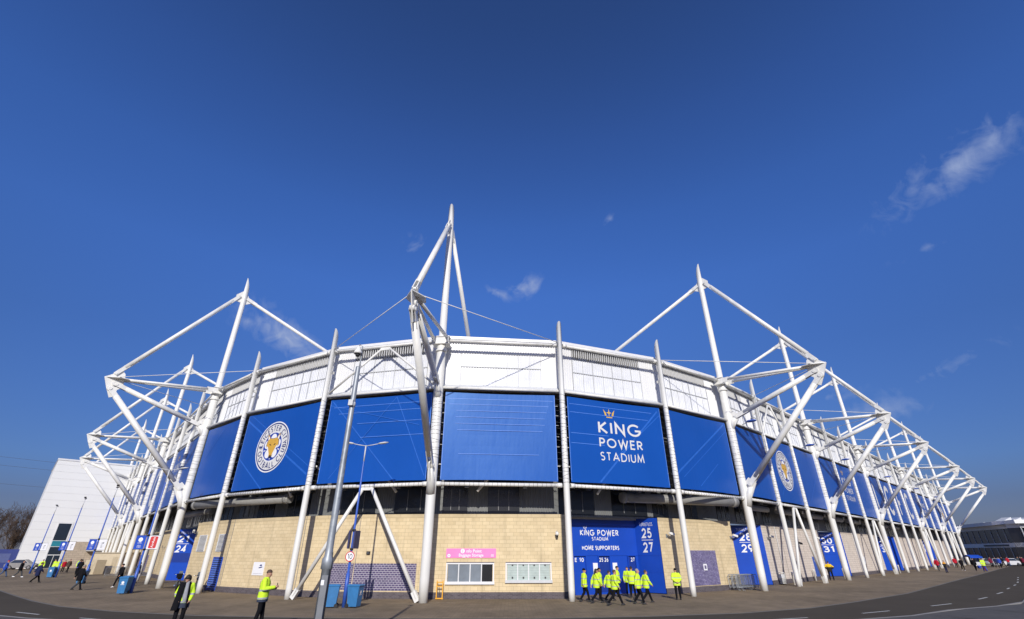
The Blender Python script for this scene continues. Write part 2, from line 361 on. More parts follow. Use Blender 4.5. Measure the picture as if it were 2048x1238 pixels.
# ---- stroke lettering (geometric capitals) ----
def arc(cx, cy, rx, ry, a0, a1):
    n = max(4, int(abs(a1 - a0) / 12)); return [(cx + rx * math.cos(R(a0 + (a1 - a0) * i / n)), cy + ry * math.sin(R(a0 + (a1 - a0) * i / n))) for i in range(n + 1)]
GL = {
 'A': ([[(0, 0), (.42, 1), (.84, 0)], [(.13, .32), (.71, .32)]], .84),
 'B': ([[(0, 0), (0, 1), (.26, 1)] + arc(.26, .76, .24, .24, 90, -90) + [(0, .52)], [(0, .52), (.28, .52)] + arc(.28, .26, .28, .26, 90, -90) + [(0, 0)]], .56),
 'C': ([arc(.5, .5, .5, .5, 48, 312)], .84), 'D': ([[(0, 0), (0, 1), (.25, 1)] + arc(.25, .5, .47, .5, 90, -90) + [(0, 0)]], .72),
 'E': ([[(.5, 1), (0, 1), (0, 0), (.5, 0)], [(0, .52), (.46, .52)]], .5), 'F': ([[(.48, 1), (0, 1), (0, 0)], [(0, .52), (.42, .52)]], .48),
 'G': ([arc(.5, .5, .5, .5, 45, 357) + [(1, .46), (.56, .46)]], 1.0), 'H': ([[(0, 0), (0, 1)], [(.62, 0), (.62, 1)], [(0, .52), (.62, .52)]], .62),
 'I': ([[(0, 0), (0, 1)]], .0), 'K': ([[(0, 0), (0, 1)], [(.56, 1), (.05, .5), (.62, 0)]], .6), 'L': ([[(0, 1), (0, 0), (.46, 0)]], .46),
 'M': ([[(0, 0), (.12, 1), (.46, .15), (.80, 1), (.92, 0)]], .92), 'N': ([[(0, 0), (0, 1), (.66, 0), (.66, 1)]], .66),
 'O': ([arc(.5, .5, .5, .5, 0, 360)], 1.0), 'P': ([[(0, 0), (0, 1), (.26, 1)] + arc(.26, .73, .27, .27, 90, -90) + [(0, .46)]], .53),
 'R': ([[(0, 0), (0, 1), (.26, 1)] + arc(.26, .74, .26, .26, 90, -90) + [(0, .48)], [(.22, .48), (.56, 0)]], .56),
 'S': ([arc(.25, .76, .23, .24, 35, 270) + arc(.25, .26, .25, .26, 90, -140)], .5), 'T': ([[(0, 1), (.56, 1)], [(.28, 1), (.28, 0)]], .56),
 'U': ([[(0, 1), (0, .3)] + arc(.3, .3, .3, .3, 180, 360) + [(.6, 1)]], .6), 'V': ([[(0, 1), (.38, 0), (.76, 1)]], .76),
 'W': ([[(0, 1), (.28, 0), (.56, .95), (.84, 0), (1.12, 1)]], 1.12), 'Y': ([[(0, 1), (.33, .5), (.66, 1)], [(.33, .5), (.33, 0)]], .66),
 '0': ([arc(.3, .5, .3, .5, 0, 360)], .6), '1': ([[(0, .82), (.22, 1), (.22, 0)]], .25), '2': ([arc(.3, .7, .29, .3, 170, -35) + [(.0, 0), (.62, 0)]], .62),
 '3': ([arc(.28, .76, .25, .24, 150, -90) + arc(.28, .27, .30, .27, 90, -150)], .58), '4': ([[(.46, 0), (.46, 1), (0, .28), (.64, .28)]], .64),
 '5': ([[(.54, 1), (.14, 1), (.08, .57)] + arc(.27, .31, .31, .31, 125, -150)], .58), '6': ([arc(.3, .3, .3, .3, 0, 360), [(.05, .42), (.40, 1)]], .6),
 '7': ([[(0, 1), (.58, 1), (.16, 0)]], .58), '8': ([arc(.29, .76, .23, .24, 0, 360), arc(.29, .27, .29, .27, 0, 360)], .58),
 '9': ([arc(.3, .7, .3, .3, 0, 360), [(.55, .58), (.20, 0)]], .6)}
def stroke2d(pts, w):
    """ribbon quads along a 2-d polyline with mitred joints"""
    n = len(pts); closed = math.dist(pts[0], pts[-1]) < 1e-6; out = []; L = []; 
    for i in range(n):
        if closed and i in (0, n - 1): a, b = pts[n - 2], pts[1]; p = pts[0]
        else: a, b = pts[max(i - 1, 0)], pts[min(i + 1, n - 1)]; p = pts[i]
        d1 = Vector((p[0] - a[0], p[1] - a[1])); d2 = Vector((b[0] - p[0], b[1] - p[1]))
        if d1.length < 1e-9: d1 = d2
        if d2.length < 1e-9: d2 = d1
        d1.normalize(); d2.normalize(); n1 = Vector((-d1.y, d1.x)); n2 = Vector((-d2.y, d2.x)); m = n1 + n2
        m = m / max(m.length_squared, .35) * 2 / 1.0 if m.length > 1e-6 else n1
        m = m * (w / 2); 
        L.append(((p[0] + m.x, p[1] + m.y), (p[0] - m.x, p[1] - m.y)))
    for i in range(n - 1): out.append([L[i][0], L[i][1], L[i + 1][1], L[i + 1][0]])
    return out
def text2d(s, h, wt=.15, sp=.2, sx=1.0, x=0, y=0, align='l'):
    """list of 2-d quads for a line of capitals; h height"""
    quads = []; cx = wt / 2
    for ch in s:
        if ch == ' ': cx += .35 + sp; continue
        st, w = GL[ch]
        for pl in st:
            quads += stroke2d([((q[0] + cx), wt / 2 + q[1] * (1 - wt)) for q in pl], wt)
        cx += w + wt + sp
    tot = (cx - sp - wt / 2)
    off = {'l': 0, 'c': -tot / 2, 'r': -tot}[align]
    return [[(x + (a + off) * h * sx, y + b * h) for a, b in q] for q in quads], tot * h * sx
def fit2d(s, x0, x1, y, h, wt=.15, sp=.2):
    q, t = text2d(s, h, wt, sp); q, t = text2d(s, h, wt, sp, (x1 - x0) / t, x0, y); return q
_zc = [0]
def put2d(mb, quads, fn, mi=0, lift=0.0):
    """map 2-d polygons onto a surface through fn(u, v, lift)"""
    for k, q in enumerate(quads):
        mb.face([fn(a, b, lift + (k % 7) * .0004) for a, b in q], mi)
def font2d(s, size, x=0, y=0, align='CENTER', bold=.012, rot=0):
    c = bpy.data.curves.new('t', 'FONT'); c.body = s; c.size = size; c.align_x = align; c.offset = bold * size; c.resolution_u = 2
    o = bpy.data.objects.new('t', c); COL.objects.link(o)
    me = bpy.data.meshes.new_from_object(o.evaluated_get(bpy.context.evaluated_depsgraph_get()))
    polys = [[(me.vertices[i].co.x, me.vertices[i].co.y) for i in p.vertices] for p in me.polygons]
    bpy.data.objects.remove(o); bpy.data.curves.remove(c); bpy.data.meshes.remove(me)
    ca, sa = math.cos(rot), math.sin(rot)
    return [[(x + a * ca - b * sa, y + a * sa + b * ca) for a, b in p] for p in polys]

# ------------------------------------------------------------------ setting: ground and road
g = MB(); g.face([(-1500, -600, 0), (1500, -600, 0), (1500, 2400, 0), (-1500, 2400, 0)])
tag(g.build('ground', PAVING), kind='structure')
road_far = [(-90, 84), (-60, 60), (-39.2, 42.0), (-29.6, 33.9), (-24.1, 29.9), (-19.7, 27.8), (-14.5, 26.1), (-7.2, 25.0), (1.7, 25.0), (8.8, 26.3), (13, 27.8), (17.3, 30.4), (28.6, 39.6), (45.7, 56.1), (57.7, 67.5), (118.3, 126), (150, 157)]
near_k = [(150, 137), (60, 61), (27.6, 30.0), (24, 28.3), (20.4, 26.7), (18.3, 25.0), (13, 22.8), (4, 21.8), (-8, 22.2), (-16, 22.4), (-23, 24.6), (-36, 33), (-90, 76)]
r_ = MB(); n_ = len(road_far)
def resamp(pl, n):
    L = [0]
    for a, b in zip(pl, pl[1:]): L.append(L[-1] + math.dist(a, b))
    out = []
    for k in range(n):
        t = L[-1] * k / (n - 1); i = max(j for j in range(len(L)) if L[j] <= t + 1e-9); i = min(i, len(pl) - 2)
        f = (t - L[i]) / (L[i + 1] - L[i]); out.append((pl[i][0] + (pl[i + 1][0] - pl[i][0]) * f, pl[i][1] + (pl[i + 1][1] - pl[i][1]) * f))
    return out
rf = resamp(road_far, 60); rn = resamp(near_k[::-1], 60)
for a, b, c, d in zip(rf, rf[1:], rn[1:], rn): r_.face([(*a, .004), (*d, .004), (*c, .004), (*b, .004)])
tag(r_.build('road', ASPHALT), kind='structure')
mk = MB()
for a, b in [((23.1, 30.6), (25.3, 31.9)), ((29.4, 34.8), (31.2, 36.2)), ((34.5, 39.1), (36.3, 40.6)), ((39.8, 44.0), (41.2, 45.3)), ((44.5, 48.4), (45.9, 49.7)), ((49, 52.8), (50.6, 54.4)), ((53.6, 57.6), (55, 59)), ((58, 62.2), (59.5, 63.7)), ((17, 27.1), (19.1, 28.2)), ((11.5, 24.7), (13.4, 25.4)), ((-24.5, 27.6), (-22.5, 26.6)), ((-19.5, 25.3), (-17.6, 24.5)), ((-30.2, 32), (-28.2, 30.4))]:
    a = Vector((*a, .008)); b = Vector((*b, .008)); n = (b - a).normalized().cross(Vector((0, 0, 1))) * .06
    mk.face([a - n, b - n, b + n, a + n])
tag(mk.build('road_markings', LINE), kind='structure')
mk = MB()
for x, y in ((-4.9, 32.4), (-4.2, 32.4), (-3.6, 32.4)):
    for s in (-1, 1): mk.face([(x - .28, y - s * .22 - .05, .006), (x + .28, y + s * .22 - .05, .006), (x + .28, y + s * .22 + .05, .006), (x - .28, y - s * .22 + .05, .006)])
tag(mk.build('paving_marks', M('faint_white_paint', (.30, .25, .19), .9, var=.3, scale=5)), kind='structure')
kb = MB()
def kerbline(pl, h, w, mb):
    for a, b in zip(pl, pl[1:]):
        a = Vector((*a, h / 2)); b = Vector((*b, h / 2)); d = (b - a) / 2; n = d.normalized().cross(Vector((0, 0, 1))) * (w / 2)
        mb.obox((a + b) / 2, d * .998, n, (0, 0, h / 2))
kerbline(resamp(near_k, 70), .155, .15, kb)
tag(kb.build('kerb', KERB), kind='structure')
kb = MB(); kerbline(rf, .018, .12, kb); tag(kb.build('channel_line', M('channel_stone', (.13, .122, .11), .9, scale=4)), kind='structure')
np_ = MB(); rn2 = resamp(near_k[::-1], 60)
for a, b in zip(rn2, rn2[1:]):
    ca, cb = Vector(a), Vector(b); q = (cb - ca).normalized(); nn = Vector((q.y, -q.x)) * 14
    np_.face([(a[0], a[1], .15), (a[0] + nn.x, a[1] + nn.y - 3, .15), (b[0] + nn.x, b[1] + nn.y - 3, .15), (b[0], b[1], .15)])
tag(np_.build('pavement', FOOT2), kind='structure')

# ------------------------------------------------------------------ stadium
V2 = lambda x, y: Vector((x, y, 0))
UZ = Vector((0, 0, 1))
aR, aL = .811, -.716
dR = V2(math.sin(aR), math.cos(aR)); nR = V2(dR.y, -dR.x)
dL = V2(math.sin(aL), math.cos(aL)); nL = V2(-dL.y, dL.x)
PR0 = V2(19.34, 41.94); PL0 = V2(-28.91, 44.79); BAY = 7.453
NR, NL = 16, 11
nodes = [PL0 + dL * BAY * i for i in range(NL, -1, -1)] + [V2(-22.6, 39.55), V2(-14.14, 34.72), V2(-5.22, 32.43), V2(3.63, 33.37), V2(12.21, 36.97)] + [PR0 + dR * BAY * i for i in range(NR + 1)]
iL, iC, iR0 = NL, NL + 3, NL + 6            # indices of near-left mast, corner mast, near-right mast
MAST = {NL - 0: nL, NL - 4: nL, NL - 7: nL, NL - 11: nL, iC: V2(-.072, -1).normalized()}
for k in (0, 3, 6, 10, 13, 16): MAST[iR0 + k] = nR
def bnorm(a, b):
    d = (b - a).normalized(); return V2(d.y, -d.x)
bays = [(nodes[i], nodes[i + 1]) for i in range(len(nodes) - 1)]
def nnorm(i):
    if i in MAST: return MAST[i]
    v = bnorm(*bays[max(i - 1, 0)]) + bnorm(*bays[min(i, len(bays) - 1)]); return v.normalized()
stad = thing('stadium', 'curved white steel and blue football stadium with raking masts and cream stone base', 'stadium', (40, 100, 0))
def SB(mb, name, mats, parent=None): return mb.build(name, mats, parent or stad)

def quill(mb, zs, n=18, cut=1.3):
    """round post along z with an obliquely cut top, high on the +x (outward) side"""
    rings = []
    for z, r in zs[:-1]: rings.append([Vector((math.cos(2 * PI * i / n) * r, math.sin(2 * PI * i / n) * r, z)) for i in range(n)])
    z, r = zs[-1]
    rings.append([Vector((math.cos(2 * PI * i / n) * r, math.sin(2 * PI * i / n) * r, z - cut * (1 - math.cos(2 * PI * i / n)) / 2)) for i in range(n)])
    mb.ring_mesh(rings)
def lacing_mb(z0, z1, r, step=.27):
    mb = MB(); z = z0; k = 0
    while z < z1:
        n = 10; tilt = .10 * math.sin(k * 2.1 + .5); rr = r + .012; ring = []
        for i in range(n):
            a = 2 * PI * i / n; c = Vector((math.cos(a) * rr, math.sin(a) * rr, z + tilt * math.cos(a + k)))
            rad = Vector((math.cos(a), math.sin(a), 0)); ring.append([c + rad * .010, c + UZ * .010, c - rad * .010, c - UZ * .010])
        m = len(mb.v); mb.v += [tuple(p) for q in ring for p in q]
        for i in range(n):
            j = (i + 1) % n
            for e in range(4):
                f = (e + 1) % 4; mb.f.append((m + i * 4 + e, m + j * 4 + e, m + j * 4 + f, m + i * 4 + f)); mb.mi.append(0); mb.sm.append(True); mb.uv.append([(0, 0)] * 4)
        z += step * (.8 + .4 * random.random()); k += 1
    return mb
CORD = M('dark_cord', (.10, .10, .10), .8)
# small column prototype
cm = MB(); quill(cm, [(0, .19), (.6, .20), (3, .205), (8, .205), (18.7, .20)], 16, 1.0)
for z in (15.1, 17.0): cm.obox((-.30, 0, z), (.16, 0, 0), (0, .07, 0), (0, 0, .10))
col0 = cm.build('column', WHITE, stad, world=False)
lac0 = lacing_mb(6.75, 12.9, .205).build('lacing', CORD, col0, world=False)
# mast prototype: outward is +x
def mast_parts():
    mb = MB(); quill(mb, [(0, .265), (1.2, .285), (4, .305), (6.4, .32), (12.5, .335), (16.2, .33), (16.3, .275), (27, .25), (29.5, .24)], 20, 1.5)
    mb.lathe([(15.75, .34), (15.76, .41), (15.9, .41), (15.91, .34)], n=20)
    mb.obox((-.02, 0, 16.62), (.36, 0, 0), (0, .55, 0), (0, 0, .24))
    mb.obox((-.02, 0, 16.9), (.42, 0, 0), (0, .62, 0), (0, 0, .03)); mb.obox((-.02, 0, 16.34), (.42, 0, 0), (0, .62, 0), (0, 0, .03))
    m = mb.build('mast', WHITE, stad, world=False)
    tipA = Vector((8.38, 0, 16.2))
    def part(name, fn, mat=WHITE):
        b = MB(); fn(b); return b.build(name, mat, m, world=False)
    def strut(b, p0, p1, r, fork0=True, fork1=True, rf=.42):
        p0 = Vector(p0); p1 = Vector(p1); d = (p1 - p0).normalized()
        a0 = p0 + d * .9; a1 = p1 - d * .9
        b.tube(a0, a1, r, n=14)
        for q, e, on in ((p0, d, fork0), (p1, -d, fork1)):
            if not on: continue
            up = e.cross(Vector((0, 1, 0))).normalized()
            for s in (-1, 1):      # fork plates and a pin
                b.obox(q + e * .62 + Vector((0, s * (r * .62), 0)), e * .62, (0, .03, 0), up * (r * .82))
            b.tube(q + e * .12 + Vector((0, -r * .95, 0)), q + e * .12 + Vector((0, r * .95, 0)), r * .55, n=12)
    def lower(b): strut(b, (8.0, 0, 15.35), (.58, 0, 7.55), .235); b.prism([(.30, -.05, 6.3), (.42, -.05, 6.4), (1.15, -.05, 7.7), (.62, -.05, 8.2), (.30, -.05, 7.9)], (0, .10, 0)); b.path([(0.1, 0, 6.0), (.35, 0, 6.9), (.66, 0, 7.5)], [.29, .25, .17], 14)
    part('lower_strut', lower)
    def mid(b): strut(b, (7.7, 0, 15.75), (.60, 0, 13.25), .205); b.prism([(.25, -.05, 12.3), (.85, -.05, 13.0), (.90, -.05, 13.5), (.25, -.05, 14.1)], (0, .10, 0)); b.path([(.0, 0, 12.2), (.3, 0, 12.9), (.66, 0, 13.22)], [.30, .25, .16], 14)
    part('inclined_strut', mid)
    for s in (-1, 1):
        part('horizontal_bar', lambda b, s=s: (b.tube((7.6, s * .10, 16.17), (.9, s * .50, 16.62), .125, n=12), b.obox((.65, s * .50, 16.62), (.32, 0, 0), (0, .04, 0), (0, 0, .20))))
    part('upper_tie', lambda b: (strut(b, (8.0, 0, 16.55), (.42, 0, 27.15), .20), b.prism([(.15, -.04, 26.4), (.75, -.04, 26.5), (.8, -.04, 27.2), (.15, -.04, 27.9)], (0, .08, 0))))
    def tip(b):
        b.prism([(8.62, -.04, 16.20), (7.55, -.04, 16.98), (7.28, -.04, 16.72), (7.15, -.04, 16.0), (7.2, -.04, 15.45), (7.45, -.04, 15.25), (7.50, -.04, 14.65), (7.80, -.04, 14.5), (8.22, -.04, 15.3)], (0, .08, 0))
        b.prism([(8.6, 0, 16.2), (7.6, -.62, 16.2), (6.9, -.45, 16.2), (6.9, .45, 16.2), (7.6, .62, 16.2)], (0, 0, .06))
        b.tube((7.75, -.16, 15.75), (7.75, .16, 15.75), .2, n=12); b.tube((8.0, -.16, 15.3), (8.0, .16, 15.3), .2, n=12)
    part('tip_bracket', tip)
    return m
mast0 = mast_parts()
lac1 = lacing_mb(8.2, 12.4, .33).build('lacing', CORD, mast0, world=False)
def backtie(i, m, out):
    s1, z1 = (22.0, 18.7) if i != iC else (6.1, 17.5)
    P = nodes[i]; d = -out if i != iC else V2(.2875, .958)
    b = MB(); p0 = P + d * .3 + UZ * 27.0; p1 = P + d * s1 + UZ * z1; e = (p1 - p0).normalized()
    b.tube(p0 + e * .7, p1, .175, n=12); b.obox(p0 + e * .5, e * .55, V2(e.y, -e.x).normalized() * .14, e.cross(V2(e.y, -e.x).normalized()) * .17)
    b.prism([P + d * .2 + UZ * 26.3 + V2(-d.y, d.x) * -.04, P + d * .7 + UZ * 26.6 + V2(-d.y, d.x) * -.04, P + d * .2 + UZ * 27.6 + V2(-d.y, d.x) * -.04], V2(-d.y, d.x) * .08)
    o = b.build('back_tie', WHITE, m)
first_c = first_m = True
mast_objs = {}
for i, P in enumerate(nodes):
    n = nnorm(i); rz = math.atan2(n.y, n.x); loc = P - stad.location
    if i in MAST:
        o = mast0 if first_m else dup(mast0, parent=stad); first_m = False
        o.location = loc; o.rotation_euler = (0, 0, rz); mast_objs[i] = o
    else:
        o = col0 if first_c else dup(col0, parent=stad); first_c = False
        o.location = loc; o.rotation_euler = (0, 0, rz)
for i, o in mast_objs.items():
    P, n = nodes[i], MAST[i]
    mwi = (Matrix.Translation(P) @ Matrix.Rotation(math.atan2(n.y, n.x), 4, 'Z')).inverted()
    before = set(bpy.data.objects); backtie(i, None, n)
    for b in set(bpy.data.objects) - before: b.parent = o; b.matrix_parent_inverse = mwi
    c = MB(); tipw = P + n * 8.3 + UZ * 16.2
    for j in (i - 1, i + 1):
        if 0 <= j < len(nodes): c.tube(tipw, nodes[j] + UZ * 16.9, .028, n=5)
    b = c.build('bracing_cable', WHITE, None); b.parent = o; b.matrix_parent_inverse = mwi

# facade bays
def corr(mb, P, d, n, s0, s1, z0, z1, pitch=.2, dep=.035, off=0, mi=0):
    """trapezoid-ribbed sheet standing on the line P + d*s, facing n"""
    s = s0; L = []
    while s < s1 - 1e-6:
        for f, o in ((0, 0), (.35, 0), (.5, 1), (.85, 1)):
            if s + f * pitch < s1: L.append((s + f * pitch, o * dep))
        s += pitch
    L.append((s1, 0))
    for (a, oa), (b, ob) in zip(L, L[1:]):
        A = P + d * a + n * (off + oa); B = P + d * b + n * (off + ob)
        mb.face([A + UZ * z0, B + UZ * z0, B + UZ * z1, A + UZ * z1], mi)
def wallbox(mb, P, d, n, s0, s1, z0, z1, o0, o1, mi=0):
    mb.obox(P + d * (s0 + s1) / 2 + n * (o0 + o1) / 2 + UZ * (z0 + z1) / 2, d * (s1 - s0) / 2, n * (o1 - o0) / 2, UZ * (z1 - z0) / 2, mi)
def framew(P, d, n, name, s0, s1, z0, z1, off, mat, parent, t=.05, dp=.04):
    b = MB()
    wallbox(b, P, d, n, s0, s1, z0, z0 + t, off, off + dp); wallbox(b, P, d, n, s0, s1, z1 - t, z1, off, off + dp)
    wallbox(b, P, d, n, s0, s0 + t, z0 + t, z1 - t, off, off + dp); wallbox(b, P, d, n, s1 - t, s1, z0 + t, z1 - t, off, off + dp)
    return SB(b, name, mat, parent)
AFRAME = {iC - 1, iR0 + 1, iR0 + 5, iR0 + 10, iR0 + 14, NL - 6}
def offset_line(off):     # mitred offset of the ring of nodes
    out = []
    for i in range(len(nodes)):
        a = bnorm(*bays[max(i - 1, 0)]); b = bnorm(*bays[min(i, len(bays) - 1)]); m = a + b; m = m / m.length_squared * 2
        out.append(nodes[i] + m * off)
    return out
clad_l = offset_line(-.95); conc_l = offset_line(-3.0)
for k, (A, B) in enumerate(bays):
    d = (B - A).normalized(); n = bnorm(A, B); L = (B - A).length
    rb = MB(); rb.tube(A + d * .3 + UZ * 6.6, B - d * .3 + UZ * 6.6, .115, n=12)
    for q, e in ((A, d), (B, -d)): rb.tube(q + e * .3 + UZ * 6.6, q + e * .62 + UZ * 6.6, .15, n=12)
    lo = SB(rb, 'bottom_rail', WHITE)
    if iL - 3 <= k <= iR0 + 6:
        lc = MB(); s = .8
        while s < L - .6:
            c = A + d * s + UZ * 6.6; t = d * .03 * random.choice((-1, 1, .4)); ring = []
            pts = [c + (n * math.cos(a) + UZ * math.sin(a)) * .122 + t * math.cos(a) for a in [2 * PI * i / 8 for i in range(8)]]
            for a, b in zip(pts, pts[1:] + pts[:1]): lc.tube(a, b, .012, n=3, cap=False)
            s += .26 + .1 * random.random()
        SB(lc, 'lacing', CORD, lo)
    rb = MB(); rb.tube(A + d * .25 + UZ * 13.08, B - d * .25 + UZ * 13.08, .10, n=12); SB(rb, 'middle_rail', WHITE)
    rb = MB(); rb.tube(A + d * .25 + UZ * 16.72, B - d * .25 + UZ * 16.72, .115, n=12)
    for q, e in ((A, d), (B, -d)): rb.tube(q + e * .25 + UZ * 16.72, q + e * .55 + UZ * 16.72, .15, n=12)
    SB(rb, 'roof_rail', WHITE)
    # upper cladding between the middle rail and the eaves
    P, Q = clad_l[k], clad_l[k + 1]; L2 = (Q - P).length; m0, m1 = L2 * .155, L2 * .86
    cb = MB(); pl = MB()
    wallbox(pl, P, d, n, 0, L2, 13.12, 13.20, -.1, .72); 
    pl.face([P + n * .72 + UZ * 13.2, Q + n * .72 + UZ * 13.2, Q + n * .06 + UZ * 13.62, P + n * .06 + UZ * 13.62])
    corr(cb, P, d, n, 0, m0, 13.6, 17.0); corr(cb, P, d, n, m1, L2, 13.6, 17.0)
    corr(cb, P, d, n, m0, m1, 13.6, 16.15, off=.02, mi=1)
    cl = SB(cb, 'cladding', [WHITE2, TRANS]); SB(pl, 'sill', FASCIA, cl)
    bt = MB(); wallbox(bt, P, d, n, m0, m1, 15.02, 15.08, .05, .09); wallbox(bt, P, d, n, m0, m1, 16.12, 16.16, .05, .08)
    for j in range(8):
        s = m0 + (m1 - m0) * j / 7; wallbox(bt, P, d, n, s - .013, s + .013, 13.64, 16.15, .052, .088)
    SB(bt, 'batten', BATTEN, cl)
    lv = MB()
    if k == iC: corr(lv, P, d, n, m0, m1, 16.16, 17.0)
    else:
        wallbox(lv, P, d, n, m0, m1, 16.16, 17.0, -.42, -.38, 1)
        s = m0 + .05
        while s < m1:
            zb = 16.16 + random.choice((0, 0, .05, .12)); wallbox(lv, P, d, n, s, s + .045, zb, 17.0, -.10, .05, 0); s += .2
    SB(lv, 'louvre', [WHITE2, DARKGREY], cl)
    ev = MB(); wallbox(ev, P, d, n, -.1, L2 + .1, 17.12, 17.34, -.3, .42); 
    s = 0
    while s < L2 - .1: wallbox(ev, P, d, n, s, s + .1, 17.04, 17.12, -.25, .36); s += .2
    SB(ev, 'eaves', WHITE2, cl)
    # dark concourse storey behind the banners
    P, Q = conc_l[k], conc_l[k + 1]; L3 = (Q - P).length
    cb = MB(); corr(cb, P, d, n, 0, L3, 4.9, 13.1, .18, .04)
    cw = SB(cb, 'concourse_wall', GREYCLAD)
    for a, b_ in ((.06, .40), (.58, .95)) if k % 2 else ((.02, .24), (.42, .70)):
        w = MB(); wallbox(w, P, d, n, L3 * a, L3 * b_, 5.02, 6.85, .03, .07)
        ww = SB(w, 'window', BLACK, cw)
        w2 = MB(); wallbox(w2, P, d, n, L3 * a, L3 * b_, 7.0, 12.6, .03, .07); SB(w2, 'window', BLACK, cw)
        w3 = MB()
        for t in (.33, .66): s = L3 * (a + (b_ - a) * t); wallbox(w3, P, d, n, s - .02, s + .02, 5.25, 6.6, .07, .10)
        SB(w3, 'window_mullion', JOINT, cw)
    # bracing seen through the mesh and from below
    if iL - 2 <= k <= iR0 + 5:
        br = MB(); I = -n * 1.3
        br.tube(A + I + d * .6 + UZ * 12.6, A + I + d * (L * .66) + UZ * 6.3, .09, n=8) if k < iC else br.tube(B + I - d * .6 + UZ * 12.6, B + I - d * (L * .66) + UZ * 6.3, .09, n=8)
        if k in (iC - 1, iC - 2): br.tube(A + I + d * .6 + UZ * 11.9, A + I + d * (L * .95) + UZ * 8.0, .06, n=8)
        for j, z in enumerate((7.9, 9.2, 9.9, 10.7, 11.4, 12.1)):
            br.tube(A - n * .5 + d * .25 + UZ * z, B - n * .5 - d * .25 + UZ * z, .022 if j else .04, n=5)
        SB(br, 'inner_brace', WHITE)
    if k in AFRAME:
        for nm, z0, z1, r in (('lower_brace', .18, 6.42, .125), ('upper_brace', 13.3, 16.5, .085)):
            mid = (A + B) / 2; b = MB()
            for q, e in ((A, d), (B, -d)):
                p0 = q + e * (.42 if z0 < 1 else .3) + UZ * z0; p1 = mid - e * .35 + UZ * z1; b.tube(p0, p1, r, n=12)
                if z0 < 1:
                    u = (p1 - p0).normalized(); b.obox(p0 + u * .15, u * .3, n * .12, u.cross(n) * .15)
            wallbox(b, mid, d, n, -.42, .42, z1 - .1, z1 + .12, -.06, .06); SB(b, nm, WHITE)
# roof sheet and soffit
rf_o = offset_line(-.7)
cx = Vector((18, 110, 0))
rm = MB(); sf = MB()
inn = []
for i, p in enumerate(rf_o):
    a = nnorm(i); q = nodes[i] - a * 26
    if iL < i < iR0: q = nodes[i] - a * (26 if True else 0)
    inn.append(q)
for i in range(len(nodes) - 1):
    rm.face([rf_o[i] + UZ * 17.3, rf_o[i + 1] + UZ * 17.3, inn[i + 1] + UZ * 18.9, inn[i] + UZ * 18.9]); 
SB(rm, 'roof', WHITE2)
so = offset_line(-.8); si = offset_line(-3.05); deep = offset_line(-8)
for i in range(len(nodes) - 1):
    sf.face([so[i] + UZ * 13.05, so[i + 1] + UZ * 13.05, si[i + 1] + UZ * 13.05, si[i] + UZ * 13.05])
SB(sf, 'soffit', SOFFIT)
for i in range(len(nodes) - 1):
    A, B = si[i], si[i + 1]; d = (B - A).normalized(); n = bnorm(*bays[i]); L = (B - A).length
    for j in range(2):      # raking beams under the seating tier
        s = L * (.22 + .5 * j); bmz = MB(); bmz.obox(A + d * s + n * 1.1 + UZ * 6.95, d * .11, n * 1.25, UZ * .22)
        bmz.obox(A + d * s + n * 2.0 + UZ * 6.62, d * .13, n * .14, UZ * .12); SB(bmz, 'raker_beam', DARKGREY)
# large horizontal tubes under the tier
TUBE = M('grey_painted_tube', (.27, .265, .25), .5, var=.1)
for (a, b, z, r) in (((8.1, 37.6), (18.2, 41.2), 6.25, .34), ((-27.2, 43.6), (-16.6, 37.9), 6.2, .30), ((-33.5, 52.6), (-27.2, 46.6), 6.0, .25)):
    t = MB(); a = V2(*a) + UZ * z; b = V2(*b) + UZ * z; t.tube(a, b, r, n=20); e = (b - a).normalized()
    t.tube(a + e * .1, a + e * .35, r + .05, n=20); t.tube(b - e * .5, b - e * .2, r + .05, n=20); SB(t, 'service_pipe', TUBE)
for s in range(2, 60, 8):
    for base, d, n in ((PR0, dR, nR),):
        t = MB(); a = base + d * (s + 1) - n * 1.6 + UZ * 6.25; b = base + d * (s + 6.5) - n * 1.6 + UZ * 6.25; t.tube(a, b, .26, n=14); SB(t, 'service_pipe', TUBE)

